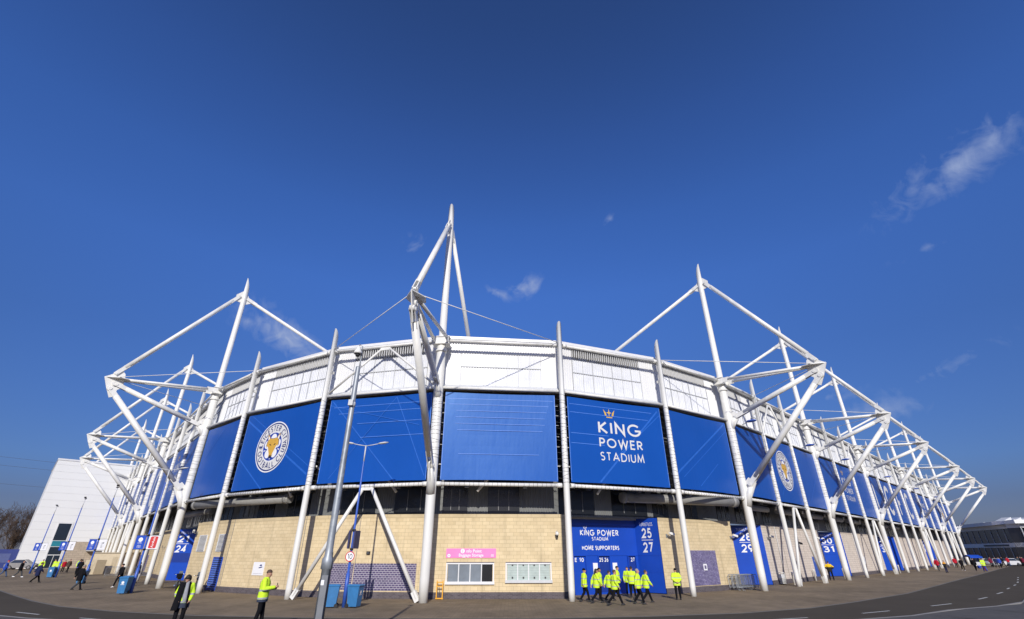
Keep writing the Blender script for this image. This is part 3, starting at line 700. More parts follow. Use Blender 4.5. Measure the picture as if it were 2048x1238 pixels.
# ---- stone base wall in facets; recesses for the turnstiles
WT = 4.95
walls = {}
def wall(P, Q, mat, parent_name='wall', plinth=True, top=WT, joint=False):
    d = (Q - P).normalized(); n = V2(d.y, -d.x); L = (Q - P).length; T = .35
    b = MB()
    def q(a, b_, c, d_, u0, u1, v0, v1): b.face([a, b_, c, d_], 0, [(u0, v0), (u1, v0), (u1, v1), (u0, v1)])
    z0 = .36 if plinth else 0
    q(P + UZ * z0, Q + UZ * z0, Q + UZ * (top - .22), P + UZ * (top - .22), 0, L, z0, top - .22)
    B_, A_ = Q - n * T, P - n * T
    q(B_ + UZ * z0, A_ + UZ * z0, A_ + UZ * top, B_ + UZ * top, 0, L, 0, top)
    w = SB(b, parent_name, mat)
    c = MB()
    for s0 in [i * .93 for i in range(int(L / .93) + 1)]:
        s1 = min(s0 + .92, L); 
        if s1 - s0 < .05: continue
        P0, P1 = P + d * s0 + n * .02, P + d * s1 + n * .02; k = random.random()
        u = k * 7
        for pts in ([P0 + UZ * (top - .22), P1 + UZ * (top - .22), P1 + UZ * top, P0 + UZ * top], [P0 + UZ * top, P1 + UZ * top, P1 + UZ * top - n * (T + .04), P0 + UZ * top - n * (T + .04)], [P1 + UZ * (top - .22), P0 + UZ * (top - .22), P0 + UZ * (top - .22) - n * .02, P1 + UZ * (top - .22) - n * .02]):
            c.face(pts, 0, [(u + .02, .02), (u + .40, .02), (u + .4, .2), (u + .02, .2)])
    SB(c, 'coping', CREAM_C if mat is CREAM else PALE_C, w)
    if plinth:
        b = MB(); P1, Q1 = P + n * .045, Q + n * .045
        b.face([P1, Q1, Q1 + UZ * .33, P1 + UZ * .33], 0, [(0, 0), (L, 0), (L, .33), (0, .33)])
        b.face([P1 + UZ * .33, Q1 + UZ * .33, Q + UZ * .37, P + UZ * .37], 0, [(0, 0), (L, 0), (L, .05), (0, .05)])
        SB(b, 'plinth', PLINTH, w)
    walls[w.name] = w
    return w, P, d, n, L
CREAM_C = M('cream_coping', (.56, .45, .27), .85, var=.14, scale=.9)
PALE_C = M('pale_coping', (.56, .48, .39), .85, var=.12, scale=.9)
oR = lambda s, o: PR0 + dR * s + nR * o
oL = lambda s, o: PL0 + dL * s + nL * o
W0, W1, W2, W3, W4, W5, W6 = V2(-27.6, 45.65), V2(-21.9, 40.9), V2(-14.7, 36.95), V2(-10.4, 35.45), V2(-5.2, 34.95), V2(3.3, 35.15), V2(3.75, 35.85)
F1 = wall(W0, W1, CREAM); F2 = wall(W1, W2, CREAM); F3 = wall(W2, W3, CREAM); F4 = wall(W3, W4, CREAM); F5 = wall(W4, W5, CREAM)
F5b = wall(W5, W6, CREAM); wall(W6, V2(4.25, 37.9), CREAM)
F6 = wall(V2(10.87, 38.6), V2(18.45, 43.85), CREAM)
wall(V2(18.45, 43.85), V2(17.3, 45.6), CREAM)
wall(V2(-28.75, 48.2), W0, CREAM)
FB = wall(oR(7.9, -2.3), oR(24.4, -2.3), PALE); wall(oR(24.4, -2.3), oR(24.6, -4.5), PALE)
FC = wall(oR(33, -2.3), oR(51.2, -2.3), PALE); wall(oR(51.2, -2.3), oR(51.4, -4.5), PALE)
FD = wall(oR(62.6, -2.3), oR(86.5, -2.3), PALE); FE = wall(oR(96, -2.3), oR(119, -2.3), PALE)
FL = wall(oL(82, -2.3), oL(14.6, -2.3), CREAM)
# joints
def jt(F, s, w=.025):
    _, P, d, n, L = F; b = MB(); wallbox(b, P, d, n, s - w / 2, s + w / 2, .36, WT, .0, .026); SB(b, 'movement_joint', JOINT, F[0])
for F in (F2, F3, F4): jt(F, .03)
jt(FB, 4.5); jt(FC, 6)
# recess panels
def panel(P, Q, z0, z1, mat, name='turnstile_panel'):
    d = (Q - P).normalized(); n = V2(d.y, -d.x); L = (Q - P).length; b = MB(); wallbox(b, P, d, n, 0, L, z0, z1, -.1, 0); return SB(b, name, mat), P, d, n, L
def lab(F, s0, s1, z, h, txt, mat=LETTER, wt=.16, sp=.2, name='lettering', off=.012):
    _, P, d, n, L = F; b = MB(); put2d(b, fit2d(txt, s0, s1, z, h, wt, sp), lambda u, v, l: P + d * u + UZ * v + n * (off + l)); return SB(b, name, mat, F[0])
def crown2d(cx, z, w):
    h = w * .62; q = []
    q.append([(cx - w * .26, z), (cx + w * .26, z), (cx + w * .26, z + h * .12), (cx - w * .26, z + h * .12)])
    for s in (-1, 1):
        q.append([(cx + s * w * .22, z + h * .25), (cx + s * w * .36, z + h * .25), (cx + s * w * .5, z + h), (cx + s * w * .28, z + h * .62)][::s])
    star = []
    for i in range(8):
        r = (.5 if i % 2 == 0 else .14) * h; a = PI / 2 + i * PI / 4; star.append((cx + r * math.cos(a) * .75, z + h * .62 + r * math.sin(a)))
    for i in range(8): q.append([(cx, z + h * .62), star[i], star[(i + 1) % 8]])
    return q
# recess A: main home entrance
RA = panel(V2(4.25, 37.9), V2(9.46, 40.07), 0.05, 4.8, BLUE, 'entrance_panel')
_, P, d, n, L = RA
tr = MB(); wallbox(tr, P, d, n, 0, L, 4.42, 4.55, 0, .10); wallbox(tr, P, d, n, 0, L, 2.42, 2.46, 0, .03); wallbox(tr, P, d, n, 0, L, 0, .12, 0.005, .04); SB(tr, 'trim', BLUE, RA[0])
hd = MB(); wallbox(hd, P, d, n, -.4, L + .6, 4.82, 4.98, -.3, .18); SB(hd, 'recess_header', FASCIA)
lab(RA, .79, 4.10, 3.72, .40, 'KING POWER', wt=.17); lab(RA, 1.75, 3.15, 3.40, .24, 'STADIUM', wt=.16); lab(RA, .88, 4.05, 2.78, .28, 'HOME SUPPORTERS', wt=.2, sp=.14)
b = MB(); put2d(b, crown2d(1.22, 4.16, .34), lambda u, v, l: P + d * u + UZ * v + n * (.012 + l)); SB(b, 'crown', LETTER, RA[0])
for s0, s1, txt, tx0, tx1 in ((.12, 1.08, 'E 10', .22, .95), (2.18, 3.08, '25 26', 2.25, 3.0), (4.72, 5.36, '27', 4.98, 5.30)):
    dr = MB(); wallbox(dr, P, d, n, s0, s1, .08, 2.40, -.02, .006)
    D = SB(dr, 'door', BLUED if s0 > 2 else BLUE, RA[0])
    fr = MB(); wallbox(fr, P, d, n, s0 - .05, s0, .08, 2.42, 0, .12); wallbox(fr, P, d, n, s1, s1 + .05, .08, 2.42, 0, .12); wallbox(fr, P, d, n, s0 - .05, s1 + .05, 2.40, 2.42, 0.001, .119); SB(fr, 'door_frame', BLUE, RA[0])
    lab((RA[0], P, d, n, L), tx0, tx1, 2.02, .26, txt, wt=.2, off=.03, name='door_number')
for s in (1.7, 3.36):
    b = MB(); wallbox(b, P, d, n, s, s + .38, 1.12, 1.95, .0, .02); SB(b, 'notice', LETTER, RA[0])
def turn(F, s0, s1, a, b_, scale=1.0, plain=False):
    w = s1 - s0; c = (s0 + s1) / 2
    lab(F, s0, s1, 4.40, .24, 'TURNSTILES', LETTER, .13, .2)
    lab(F, c - w * .36, c + w * .36, 3.58, .68, a, LETTER, .19, .16); bb = MB(); _, P, d, n, L = F
    wallbox(bb, P, d, n, c - w * .42, c + w * .42, 3.43, 3.47, .004, .014); SB(bb, 'divider', LETTER, F[0]); lab(F, c - w * .36, c + w * .36, 2.62, .68, b_, LETTER, .19, .16)
SA = panel(V2(9.46, 40.07), V2(10.85, 38.66), .05, 4.93, BLUE); turn(SA, .42, 1.55, '25', '27')
b = MB(); _, P, d, n, L = SA; wallbox(b, P, d, n, 0, L, 2.42, 2.45, 0, .02); wallbox(b, P, d, n, 0, L, 1.35, 1.37, 0, .015); SB(b, 'trim', BLUE, SA[0])
def recess(s0, s1, a, b_, bw=2.0, dep=-4.5, tx=(.55, 2.2)):
    bk = panel(oR(s0, dep), oR(s1 - bw, dep), .05, 4.75, BLUE, 'entrance_panel'); F = panel(oR(s1 - bw, dep), oR(s1, -2.3), .05, 4.9, BLUE); turn(F, tx[0], tx[1], a, b_)
    _, P, d, n, L = F; b = MB(); wallbox(b, P, d, n, 0, L, 2.40, 2.43, 0, .02); SB(b, 'trim', BLUE, F[0]); return bk, F
recess(1.0, 7.9, '28', '29', 2.6, tx=(.95, 2.5)); recess(24.5, 33, '30', '31', 3.0, tx=(.5, 2.6)); recess(51.3, 62.6, '32', '37', 3.4, tx=(.7, 2.9)); recess(86.5, 96, '38', '41', 3.2)
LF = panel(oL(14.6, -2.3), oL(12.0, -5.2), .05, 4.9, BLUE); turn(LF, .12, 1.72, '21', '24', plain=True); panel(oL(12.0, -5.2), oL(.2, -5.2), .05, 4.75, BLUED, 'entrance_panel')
_, P, d, n, L = LF
b = MB(); wallbox(b, P, d, n, 0, L, 1.62, 1.66, 0, .02); wallbox(b, P, d, n, 0, L, 0, .13, .002, .05); SB(b, 'trim', BLUE, LF[0]); b = MB(); wallbox(b, P, d, n, .03, L - .03, 1.66, 2.55, .002, .008); SB(b, 'dark_band', BLUED, LF[0])
# tile panels, vents, windows
def wpart(F, name, s0, s1, z0, z1, o0, o1, mat, uvm=True, parent=None):
    _, P, d, n, L = F; b = MB(); A, B = P + d * s0 + n * o1, P + d * s1 + n * o1
    b.face([A + UZ * z0, B + UZ * z0, B + UZ * z1, A + UZ * z1], 0, [(0, 0), (s1 - s0, 0), (s1 - s0, z1 - z0), (0, z1 - z0)])
    A2, B2 = P + d * s0 + n * o0, P + d * s1 + n * o0
    for q in ([A2 + UZ * z0, A + UZ * z0, A + UZ * z1, A2 + UZ * z1], [B + UZ * z0, B2 + UZ * z0, B2 + UZ * z1, B + UZ * z1], [A + UZ * z1, B + UZ * z1, B2 + UZ * z1, A2 + UZ * z1], [A2 + UZ * z0, B2 + UZ * z0, B + UZ * z0, A + UZ * z0]): b.face(q, 0, [(0, 0), (.02, 0), (.02, .02), (0, .02)])
    return SB(b, name, mat, parent or F[0])
wpart(F4, 'tile_panel', -.0, 4.19, .44, 1.98, -.02, .03, TILE); wpart(F3, 'tile_panel', 2.2, 4.5, .46, 1.98, -.02, .03, TILE)
tp = wpart(F6, 'tile_panel', 3.30, 6.45, .42, 2.76, -.02, .03, TILE2); wpart(F6, 'plaque', 4.62, 5.05, 1.40, 1.84, .03, .05, LETTER); wpart(F6, 'plaque_emblem', 4.72, 4.95, 1.5, 1.74, .05, .056, TILE2)
wpart(FL, 'tile_panel', 67.4 - 29, 67.4 - 20.5, .44, 2.3, -.02, .03, TILE2)
wpart(FL, 'tile_panel', 67.4 - 18.5, 67.4 - 16.4, .44, 2.3, -.02, .03, TILE2)
def louvre(F, name, s0, s1, z0, z1, mat, fm, n_=14):
    f = framew(F[1], F[2], F[3], name, s0, s1, z0, z1, .0, fm, F[0], .06, .07); wpart(F, 'louvre_back', s0 + .05, s1 - .05, z0 + .05, z1 - .05, -.01, .008, DARKGREY, parent=F[0])
    b = MB(); _, P, d, n, L = F
    for i in range(n_):
        z = z0 + .08 + (z1 - z0 - .16) * (i + .5) / n_; h = (z1 - z0) / n_ * .38
        b.obox(P + d * (s0 + s1) / 2 + n * .045 + UZ * z, d * (s1 - s0 - .12) / 2, n * .022 - UZ * h * .35, n * .004 + UZ * h * .42)
    return SB(b, 'louvre_blades', mat, F[0])
louvre(F1, 'vent_frame', 1.15, 2.75, 2.69, 3.93, WHITE2, WHITE2, 12); louvre(F1, 'vent_frame', 5.15, 6.35, 2.69, 3.93, WHITE2, WHITE2, 12); louvre(F1, 'louvred_door', 5.15, 6.85, .08, 2.3, M('light_blue_slat', (.10, .19, .60), .4), BLUE, 14)
STAIN = M('rust_stain', (.20, .13, .07), .9, var=.3, scale=4)
def window(F, s0, s1, z0, z1, panes, kind):
    f = framew(F[1], F[2], F[3], 'window', s0, s1, z0, z1, .0, WHITE2, F[0], .08, .08)
    w = (s1 - s0 - .16) / panes
    for i in range(panes):
        a = s0 + .08 + w * i + .03; c = a + w - .06; zb = z0 + .13
        wpart(F, 'pane', a, c, zb, z1 - .08, .0, .03, (BLACK if (kind == 0 and i == 3) else GLASSG) if kind == 0 else SHUT, parent=f)
        if i: wpart(F, 'mullion', a - .06, a, z0 + .08, z1 - .08, .0, .07, WHITE2, parent=f)
    wpart(F, 'sill', s0 - .03, s1 + .03, z0 - .03, z0 + .13, .0, .12, WHITE2 if kind == 0 else FASCIA, parent=f); wpart(F, 'lintel_gap', s0, s1, z1, z1 + .05, .0, .012, PLINTH, parent=f)
    return f
SHUT = M('pale_green_roller_shutter', (.42, .50, .46), .5)
window(F5, .92, 4.04, .83, 2.02, 4, 0); f2 = window(F5, 4.78, 7.78, .91, 2.02, 4, 1)
_, P, d, n, L = F5
b = MB()
for i in range(9): wallbox(b, P, d, n, 4.9, 7.68, 1.1 + i * .095, 1.108 + i * .095, .03, .036)
SB(b, 'shutter_slats', JOINT, f2); b = MB()
for i in range(4):
    for z in (1.18, 1.90): wallbox(b, P, d, n, 5.18 + i * .71, 5.28 + i * .71, z - .05, z + .05, .036, .07)
SB(b, 'shutter_lock', DARKGREY, f2)
# small door on the pale wall
for F, s0, s1, z1 in ((FB, 12.2, 13.3, 2.2),):
    D = wpart(F, 'side_door', s0, s1, .05, z1, 0, .04, BLUEP); lab(F, s0 + .2, s1 - .2, 1.75, .1, 'STAFF', off=.05, wt=.2)
for F, s in ((F1, 4.2), (F4, 2.2), (FB, 3.2), (FC, 5), (F3, 2.0)):
    b = MB(); _, P, d, n, L = F; b.tube(P + d * s + n * .06 + UZ * .35, P + d * s + n * .06 + UZ * WT, .03, n=6)
    if F in (FB, FC): SB(b, 'downpipe', FASCIA, F[0])

# ------------------------------------------------------------------ banners hung between the columns
ban_l = offset_line(-.20); ban_s = offset_line(-.06)
ORD = 'first second third fourth fifth sixth seventh eighth ninth tenth eleventh twelfth thirteenth fourteenth fifteenth sixteenth'.split()
FOX = M('crest_gold', (.62, .36, .05), .5, var=.1, scale=6)
def disc(cx, cy, r, n=48): return [(cx + r * math.cos(2 * PI * i / n), cy + r * math.sin(2 * PI * i / n)) for i in range(n)]
def mirror(p): return [(-x, y) for x, y in p[::-1]]
def crest(par, fn, cx, cz, r):
    mats = [LETTER, NAVY, SILVER, BANBLUE_D, FOX, RUBBER]; b = MB()
    def add(polys, mi, lift):
        for p in polys: b.face([fn(cx + x * r, cz + y * r, .004 + lift) for x, y in p], mi)
    def ring(r0, r1, mi, lift, n=56): add([[(r1 * math.cos(2 * PI * i / n), r1 * math.sin(2 * PI * i / n)), (r1 * math.cos(2 * PI * (i + 1) / n), r1 * math.sin(2 * PI * (i + 1) / n)), (r0 * math.cos(2 * PI * (i + 1) / n), r0 * math.sin(2 * PI * (i + 1) / n)), (r0 * math.cos(2 * PI * i / n), r0 * math.sin(2 * PI * i / n))] for i in range(n)], mi, lift)
    ring(.955, 1.0, 0, .004); ring(.90, .955, 1, .004); ring(.575, .90, 2, .004); ring(.555, .575, 0, .004); add([disc(0, 0, .555)], 3, .004)
    for i in range(5):          # five-petalled flower
        a = PI / 2 + i * 2 * PI / 5; q = [(.335 * math.cos(a) + .175 * math.cos(t), .335 * math.sin(a) + .175 * math.sin(t)) for t in [2 * PI * k / 18 for k in range(18)]]; add([q], 0, .010 + .0008 * i)
        a2 = a + PI / 5; add([[(.50 * math.cos(a2 - .07), .50 * math.sin(a2 - .07)), (.50 * math.cos(a2 + .07), .50 * math.sin(a2 + .07)), (.36 * math.cos(a2), .36 * math.sin(a2))]], 0, .014)
    G = lambda q: [(x * 1.28, y * 1.12 + .02) for x, y in q]
    add([G([(-.27, .17), (-.19, .28), (0, .26), (.19, .28), (.27, .17), (.29, .02), (.20, -.10), (.11, -.22), (.07, -.36), (0, -.40), (-.07, -.36), (-.11, -.22), (-.20, -.10), (-.29, .02)])], 4, .018)
    add([G([(x * 1.07, y * 1.05) for x, y in [(-.27, .17), (-.19, .28), (0, .26), (.19, .28), (.27, .17), (.29, .02), (.20, -.10), (.11, -.22), (.07, -.38), (0, -.42), (-.07, -.38), (-.11, -.22), (-.20, -.10), (-.29, .02)]])], 1, .0172)
    for s in (1, -1):
        E = [(-.28, .18), (-.32, .47), (-.22, .40), (-.12, .25)]; add([G(E if s > 0 else mirror(E))], 1, .0165); E = [(-.265, .19), (-.298, .43), (-.22, .375), (-.14, .26)]; add([G(E if s > 0 else mirror(E))], 4, .0169)
        E = [(-.255, .22), (-.275, .38), (-.235, .35), (-.18, .27)]; add([G(E if s > 0 else mirror(E))], 0, .0175)
        E = [(-.29, .02), (-.20, -.02), (-.09, -.26), (-.07, -.36), (-.15, -.20)]; add([G(E if s > 0 else mirror(E))], 0, .020)
        E = [(-.17, .065), (-.10, .075), (-.045, .02), (-.11, .03)]; add([G(E if s > 0 else mirror(E))], 5, .021)
    add([disc(0, -.385, .06, 12)], 5, .022)
    def ringtext(t, a_mid, top, h=.20, rr=.64, sp=.30, wt=.18):
        adv = [(GL[c][1] * .82 + wt + sp if c != ' ' else .5) for c in t]; tot = sum(adv); k = h / (rr + h * .5); a = a_mid + (tot * k / 2 if top else -tot * k / 2)
        for c, w in zip(t, adv):
            am = a - w * k / 2 if top else a + w * k / 2
            if c != ' ':
                qs = []
                for pl in GL[c][0]: qs += stroke2d([(x * .82, y) for x, y in pl], wt)
                ww = GL[c][1] * .82
                for q in qs:
                    pts = []
                    for x, y in q:
                        lx = (x - ww / 2) * h; ly = y * h
                        if top: rad = rr + ly; an = am - lx / (rr + h / 2)
                        else: rad = rr + h - ly; an = am + lx / (rr + h / 2)
                        pts.append((rad * math.cos(an), rad * math.sin(an)))
                    add([pts], 1, .010)
            a = a - w * k if top else a + w * k
    ringtext('LEICESTER CITY', PI / 2, True, sp=.26); ringtext('FOOTBALL CLUB', -PI / 2, False, sp=.26)
    return b.build('club_crest', mats, par)
BANBLUE_D = M('crest_blue', (.010, .05, .34), .5)
def kps(par, fn, c, zs=1.0, w=3.78, z0=8.45, nm='lettering'):
    b = MB(); k = w / 3.78
    for txt, zz, h, wt in (('KING', 1.90, .92, .16), ('POWER', .92, .68, .16), ('STADIUM', 0, .60, .14)):
        put2d(b, fit2d(txt, c - w / 2, c + w / 2, z0 + zz * k, h * k, wt, .22), fn)
    b.build(nm, SILVER, par); b = MB(); put2d(b, crown2d(c - .84 * k, z0 + 3.12 * k, 1.0 * k), fn); b.build('crown', GOLD, par)
BANDM = M('banner_painted_brace_light', (.022, .125, .50), .42, spec=.5)  # lighter blue that paints brace light onto the banner
LCFC_R = {iR0 + 6: 'L', iR0 + 7: 'C', iR0 + 8: 'F', iR0 + 9: 'C'}
LCFC_L = {iL - 7: 'L', iL - 6: 'C', iL - 5: 'F', iL - 4: 'C'}
for k, (A, B) in enumerate(bays):
    corner = iL <= k < iR0
    P, Q = (ban_l[k], ban_l[k + 1]) if corner else (ban_s[k], ban_s[k + 1]); d = (Q - P).normalized(); n = bnorm(A, B); L = (Q - P).length
    ins = .48 if corner else .30
    s0, s1, z0, z1 = ins, L - ins, 6.86, 12.82
    fn = lambda u, v, l, P=P, d=d, n=n: P + d * u + UZ * v + n * (.012 + l * 1.0)
    side = 'right' if k >= iR0 else ('left' if k < iL else 'front')
    if side == 'right': where = ORD[k - iR0] + ' bay of the right-hand side'
    elif side == 'left': where = ORD[iL - 1 - k] + ' bay of the left-hand side'
    else: where = None
    what, lb = 'plain', None
    if k == iC - 2: what, lb = 'crest', 'large blue banner with the round fox crest left of the grey camera pole'
    elif k == iR0 + 1: what, lb = 'crest', 'blue banner with the round fox crest on the right-hand side, past the first outrigger'
    elif k == iC + 1: what, lb = 'kps', 'large blue banner with gold crown and three lines of silver capitals above the turnstiles'
    elif k == iR0 + 4: what, lb = 'kps', 'blue right-hand banner with crown and silver capitals, nearer than the large letter L'
    elif k == iR0 + 11: what, lb = 'kps', 'blue right-hand banner with crown and silver capitals, beyond the large letters'
    elif k == iL - 2: what, lb = 'kps', 'blue left-hand banner with crown and silver capitals behind the outrigger'
    elif k == iR0 + 14: what, lb = 'crest', 'farthest blue banner with the round fox crest near the right-hand end'
    elif k in LCFC_R or k in LCFC_L:
        what = 'let'; ch = (LCFC_R.get(k) or LCFC_L.get(k)); pos = {'L': 'letter L', 'F': 'letter F', 'C': None}[ch]
        if ch == 'C': pos = 'letter C next to the L' if k in (iR0 + 7, iL - 6) else 'letter C at the far end' if k > iC else 'letter C nearest the camera'
        lb = f'blue {side} side banner with large silver {pos}'
    elif k == iC - 1: lb = 'plain blue banner crossed by the grey camera pole and street lamp'
    elif k == iC: lb = 'plain pale shining blue banner at the middle above the pink sign'
    elif k == iC + 2: lb = 'plain blue banner at the front, between the silver capitals and the right mast'
    elif k == iC - 3: lb = 'plain blue banner between the near left mast and the fox crest banner'
    if lb is None: lb = f'plain blue banner, {where}'
    b = MB(); nx, nz = 10, 8; rows = []
    for side_o in (1, -1):
        for i in range(nx):
            for j in range(nz):
                def pt(i, j):
                    u, v = i / nx, j / nz
                    pull = .05 * (abs(math.sin(u * PI * 9)) if j in (0, nz) else 0)
                    belly = -.05 * math.sin(u * PI) * math.sin(v * PI)
                    zz = z0 + (z1 - z0) * v + (pull if j == 0 else -pull if j == nz else 0)
                    return P + d * (s0 + (s1 - s0) * u) + UZ * zz + n * ((belly if what == 'plain' else 0) + (.006 if side_o > 0 else -.006))
                q = [pt(i, j), pt(i + 1, j), pt(i + 1, j + 1), pt(i, j + 1)]
                b.face(q if side_o > 0 else q[::-1], smooth=True)
    bo = b.build('banner', BANNER); tag(bo, lb, 'banner', 'blue banners around the stadium')
    if iL - 1 <= k <= iR0 + 2:
        h = MB()      # hem with lashing eyelets
        for u in (s0 + .03, s1 - .03): h.obox(P + d * u + UZ * (z0 + z1) / 2 + n * .012, d * .02, n * .004, UZ * ((z1 - z0) / 2 - .08))
        h.build('hem', BANBLUE, bo)
        lc = MB(); z = z0 + .2
        while z < z1:
            for u0, u1 in ((.12, s0 + .02), (s1 - .02, L - .12)):
                lc.tube(P + d * u0 + UZ * (z + .05) , P + d * u1 + UZ * z, .012, n=3, cap=False)
            z += .42
        lc.build('lashing_rope', CORD, bo)
    if what == 'crest': crest(bo, fn, L / 2 - .42 if k == iC - 2 else L / 2 + .1, 9.95, 1.93)
    elif what == 'kps': kps(bo, fn, 4.85 if k == iC + 1 else L / 2)
    elif what == 'let':
        st, w = GL[ch]; b = MB(); qs = []
        for pl in st: qs += stroke2d([(x * .85, y) for x, y in pl], .19)
        put2d(b, [[(L / 2 + (x - w * .425) * 3.7, 8.1 + y * 3.7) for x, y in q] for q in qs], fn); b.build('letter', SILVER, bo)
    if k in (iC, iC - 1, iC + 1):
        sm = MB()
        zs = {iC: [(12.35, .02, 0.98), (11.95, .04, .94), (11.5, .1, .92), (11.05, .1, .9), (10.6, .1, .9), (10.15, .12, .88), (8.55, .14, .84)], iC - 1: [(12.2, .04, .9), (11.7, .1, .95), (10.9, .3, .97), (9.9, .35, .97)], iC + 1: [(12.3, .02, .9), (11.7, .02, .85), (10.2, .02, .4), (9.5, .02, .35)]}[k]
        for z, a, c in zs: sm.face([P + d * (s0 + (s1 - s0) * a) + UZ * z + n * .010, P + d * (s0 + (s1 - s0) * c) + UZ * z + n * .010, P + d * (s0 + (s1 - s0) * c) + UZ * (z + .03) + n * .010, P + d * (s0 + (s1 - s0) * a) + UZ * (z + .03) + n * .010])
        sm.build('painted_tie_light', BANBLUE, bo)  # paler strips painting the light of ties seen through the mesh
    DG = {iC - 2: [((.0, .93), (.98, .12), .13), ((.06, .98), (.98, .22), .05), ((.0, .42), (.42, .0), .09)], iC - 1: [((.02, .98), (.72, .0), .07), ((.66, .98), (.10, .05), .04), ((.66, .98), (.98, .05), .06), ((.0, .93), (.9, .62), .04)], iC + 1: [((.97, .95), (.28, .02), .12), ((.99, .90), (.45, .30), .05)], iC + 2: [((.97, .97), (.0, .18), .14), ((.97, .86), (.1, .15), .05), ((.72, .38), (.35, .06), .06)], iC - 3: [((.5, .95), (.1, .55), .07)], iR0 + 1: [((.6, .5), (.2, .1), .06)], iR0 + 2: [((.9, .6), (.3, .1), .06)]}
    for (u0, v0), (u1, v1), w in DG.get(k, []):  # painted strips imitating sunlit braces that shine through the mesh
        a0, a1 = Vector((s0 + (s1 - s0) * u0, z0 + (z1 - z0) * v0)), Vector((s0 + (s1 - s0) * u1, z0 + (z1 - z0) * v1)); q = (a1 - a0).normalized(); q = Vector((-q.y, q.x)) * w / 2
        b = MB(); b.face([P + d * c.x + UZ * c.y + n * .0095 for c in (a0 - q, a1 - q, a1 + q, a0 + q)][::1 if (a1 - a0).x > 0 else -1]); b.build('painted_brace_light', BANDM, bo)

# ------------------------------------------------------------------ things fixed to or standing by the wall
def on(F, s, off, z=0): _, P, d, n, L = F; return P + d * s + n * off + UZ * z
def azn(F): return math.atan2(F[3].y, F[3].x) + PI / 2       # local -y faces out of the wall
# pink sign
p = on(F5, 2.51, 0, 2.31); t = thing('information_sign', 'pink sign reading info Point Baggage Storage above the white window', 'sign', p, azn(F5))
b = MB(); b.box(-1.64, -.03, 0, 1.64, 0, .55); b.build('board', PINK, t, world=False)
b = MB(); fl = lambda u, v, l: (u, -.034 - l, v)
put2d(b, font2d('nfo Point', .27, .18, .31, bold=.015), fl); put2d(b, font2d('Baggage Storage', .25, 0, .075, bold=.015), fl); b.build('lettering', LETTER, t, world=False)
b = MB(); put2d(b, [disc(-.56, .40, .135, 24), disc(-1.45, .13, .10, 20)], fl)
put2d(b, [[(1.30, .08), (1.5, .08), (1.5, .1), (1.3, .1)], [(1.30, .13), (1.5, .13), (1.5, .15), (1.3, .15)], [(1.30, .18), (1.5, .18), (1.5, .2), (1.3, .2)]], fl); b.build('emblem', LETTER, t, world=False)
b = MB(); put2d(b, font2d('i', .26, -.56, .31, bold=.03) + [[(-1.50, .10), (-1.40, .10), (-1.45, .19)]], lambda u, v, l: (u, -.040 - l, v)); b.build('symbol', PINK, t, world=False)
# notice
t = thing('notice_board', 'white paper notice with a dark logo on the cream wall', 'notice', on(F2, 4.05, 0, 1.16), azn(F2))
b = MB(); b.box(-.62, -.02, 0, .62, 0, .84); b.build('sheet', LETTER, t, world=False)
b = MB(); put2d(b, [[(.02, .50), (.40, .56), (.42, .50), (.05, .44)], [(.06, .60), (.2, .70), (.36, .66), (.30, .58)]] + [[(-.5, .1 + i * .012 + .0), (.5, .1 + i * .012), (.5, .104 + i * .012), (-.5, .104 + i * .012)] for i in range(2)], lambda u, v, l: (u, -.024 - l, v)); b.build('printing', NAVY, t, world=False)
t = thing('notice_board', 'small white notice with blue mark on the pale stone wall at right', 'notice', on(FC, 7.4, 0, 1.2), azn(FC))
b = MB(); b.box(-.6, -.02, 0, .6, 0, .9); b.build('sheet', LETTER, t, world=False); b = MB(); put2d(b, [disc(0, .5, .2, 16)], lambda u, v, l: (u, -.024 - l, v)); b.build('printing', BLUE, t, world=False)
# wall cameras
def dome_cam(loc, rz, label):
    t = thing('security_camera', label, 'camera', loc, rz, 'cctv cameras on the stadium wall')
    b = MB(); b.box(-.07, -.03, .0, .07, 0, .28); b.path([(0, -.02, .24), (0, -.2, .30), (0, -.3, .22)], .035, 8); b.build('bracket', FASCIA, t, world=False)
    b = MB(); b.lathe([(.02, .02), (.06, .10), (.20, .12), (.24, .03)], (0, -.3, 0), 14); b.build('housing', WHITE, t, world=False)
    b = MB(); b.lathe([(-.07, .02), (-.03, .07), (.03, .09)], (0, -.3, 0), 14); b.build('lens_dome', RUBBER, t, world=False)
def arm_cam(loc, rz, label, mat=None):
    t = thing('security_camera', label, 'camera', loc, rz, 'cctv cameras on the stadium wall')
    b = MB(); b.box(-.07, -.04, -.1, .07, 0, .15); b.path([(0, -.02, .02), (.05, -.3, .0), (.08, -.34, .08)], .03, 8); b.build('bracket', GALV, t, world=False)
    b = MB(); b.obox((.14, -.4, .16), (.20, -.06, -.05), (.02, .07, 0), (.02, 0, .075)); b.build('housing', mat or WHITE, t, world=False)
    b = MB(); b.tube((.33, -.455, .11), (.36, -.465, .10), .05, n=10); b.build('lens', RUBBER, t, world=False)
dome_cam(on(F5, 8.2, 0, 3.6), azn(F5), 'white dome camera near the right edge of the middle cream wall')
arm_cam(on(F6, .8, 0, 3.7), azn(F6), 'white arm camera on cream wall right of the turnstiles 25 to 27 sign')
arm_cam(on(F6, 8.9, 0, 3.7), azn(F6), 'white arm camera at the end of the cream wall near the second blue recess')
arm_cam(on(FB, 1.0, 0, 3.8), azn(FB), 'white arm camera at the start of the pale stone wall')
arm_cam(on(FB, 14.4, 0, 3.9), azn(FB), 'white arm camera beside the turnstiles 30 to 31 sign')
arm_cam(on(FB, 8.4, 0, 3.3), azn(FB), 'black arm camera on the pale stone wall behind the brace', RUBBER)
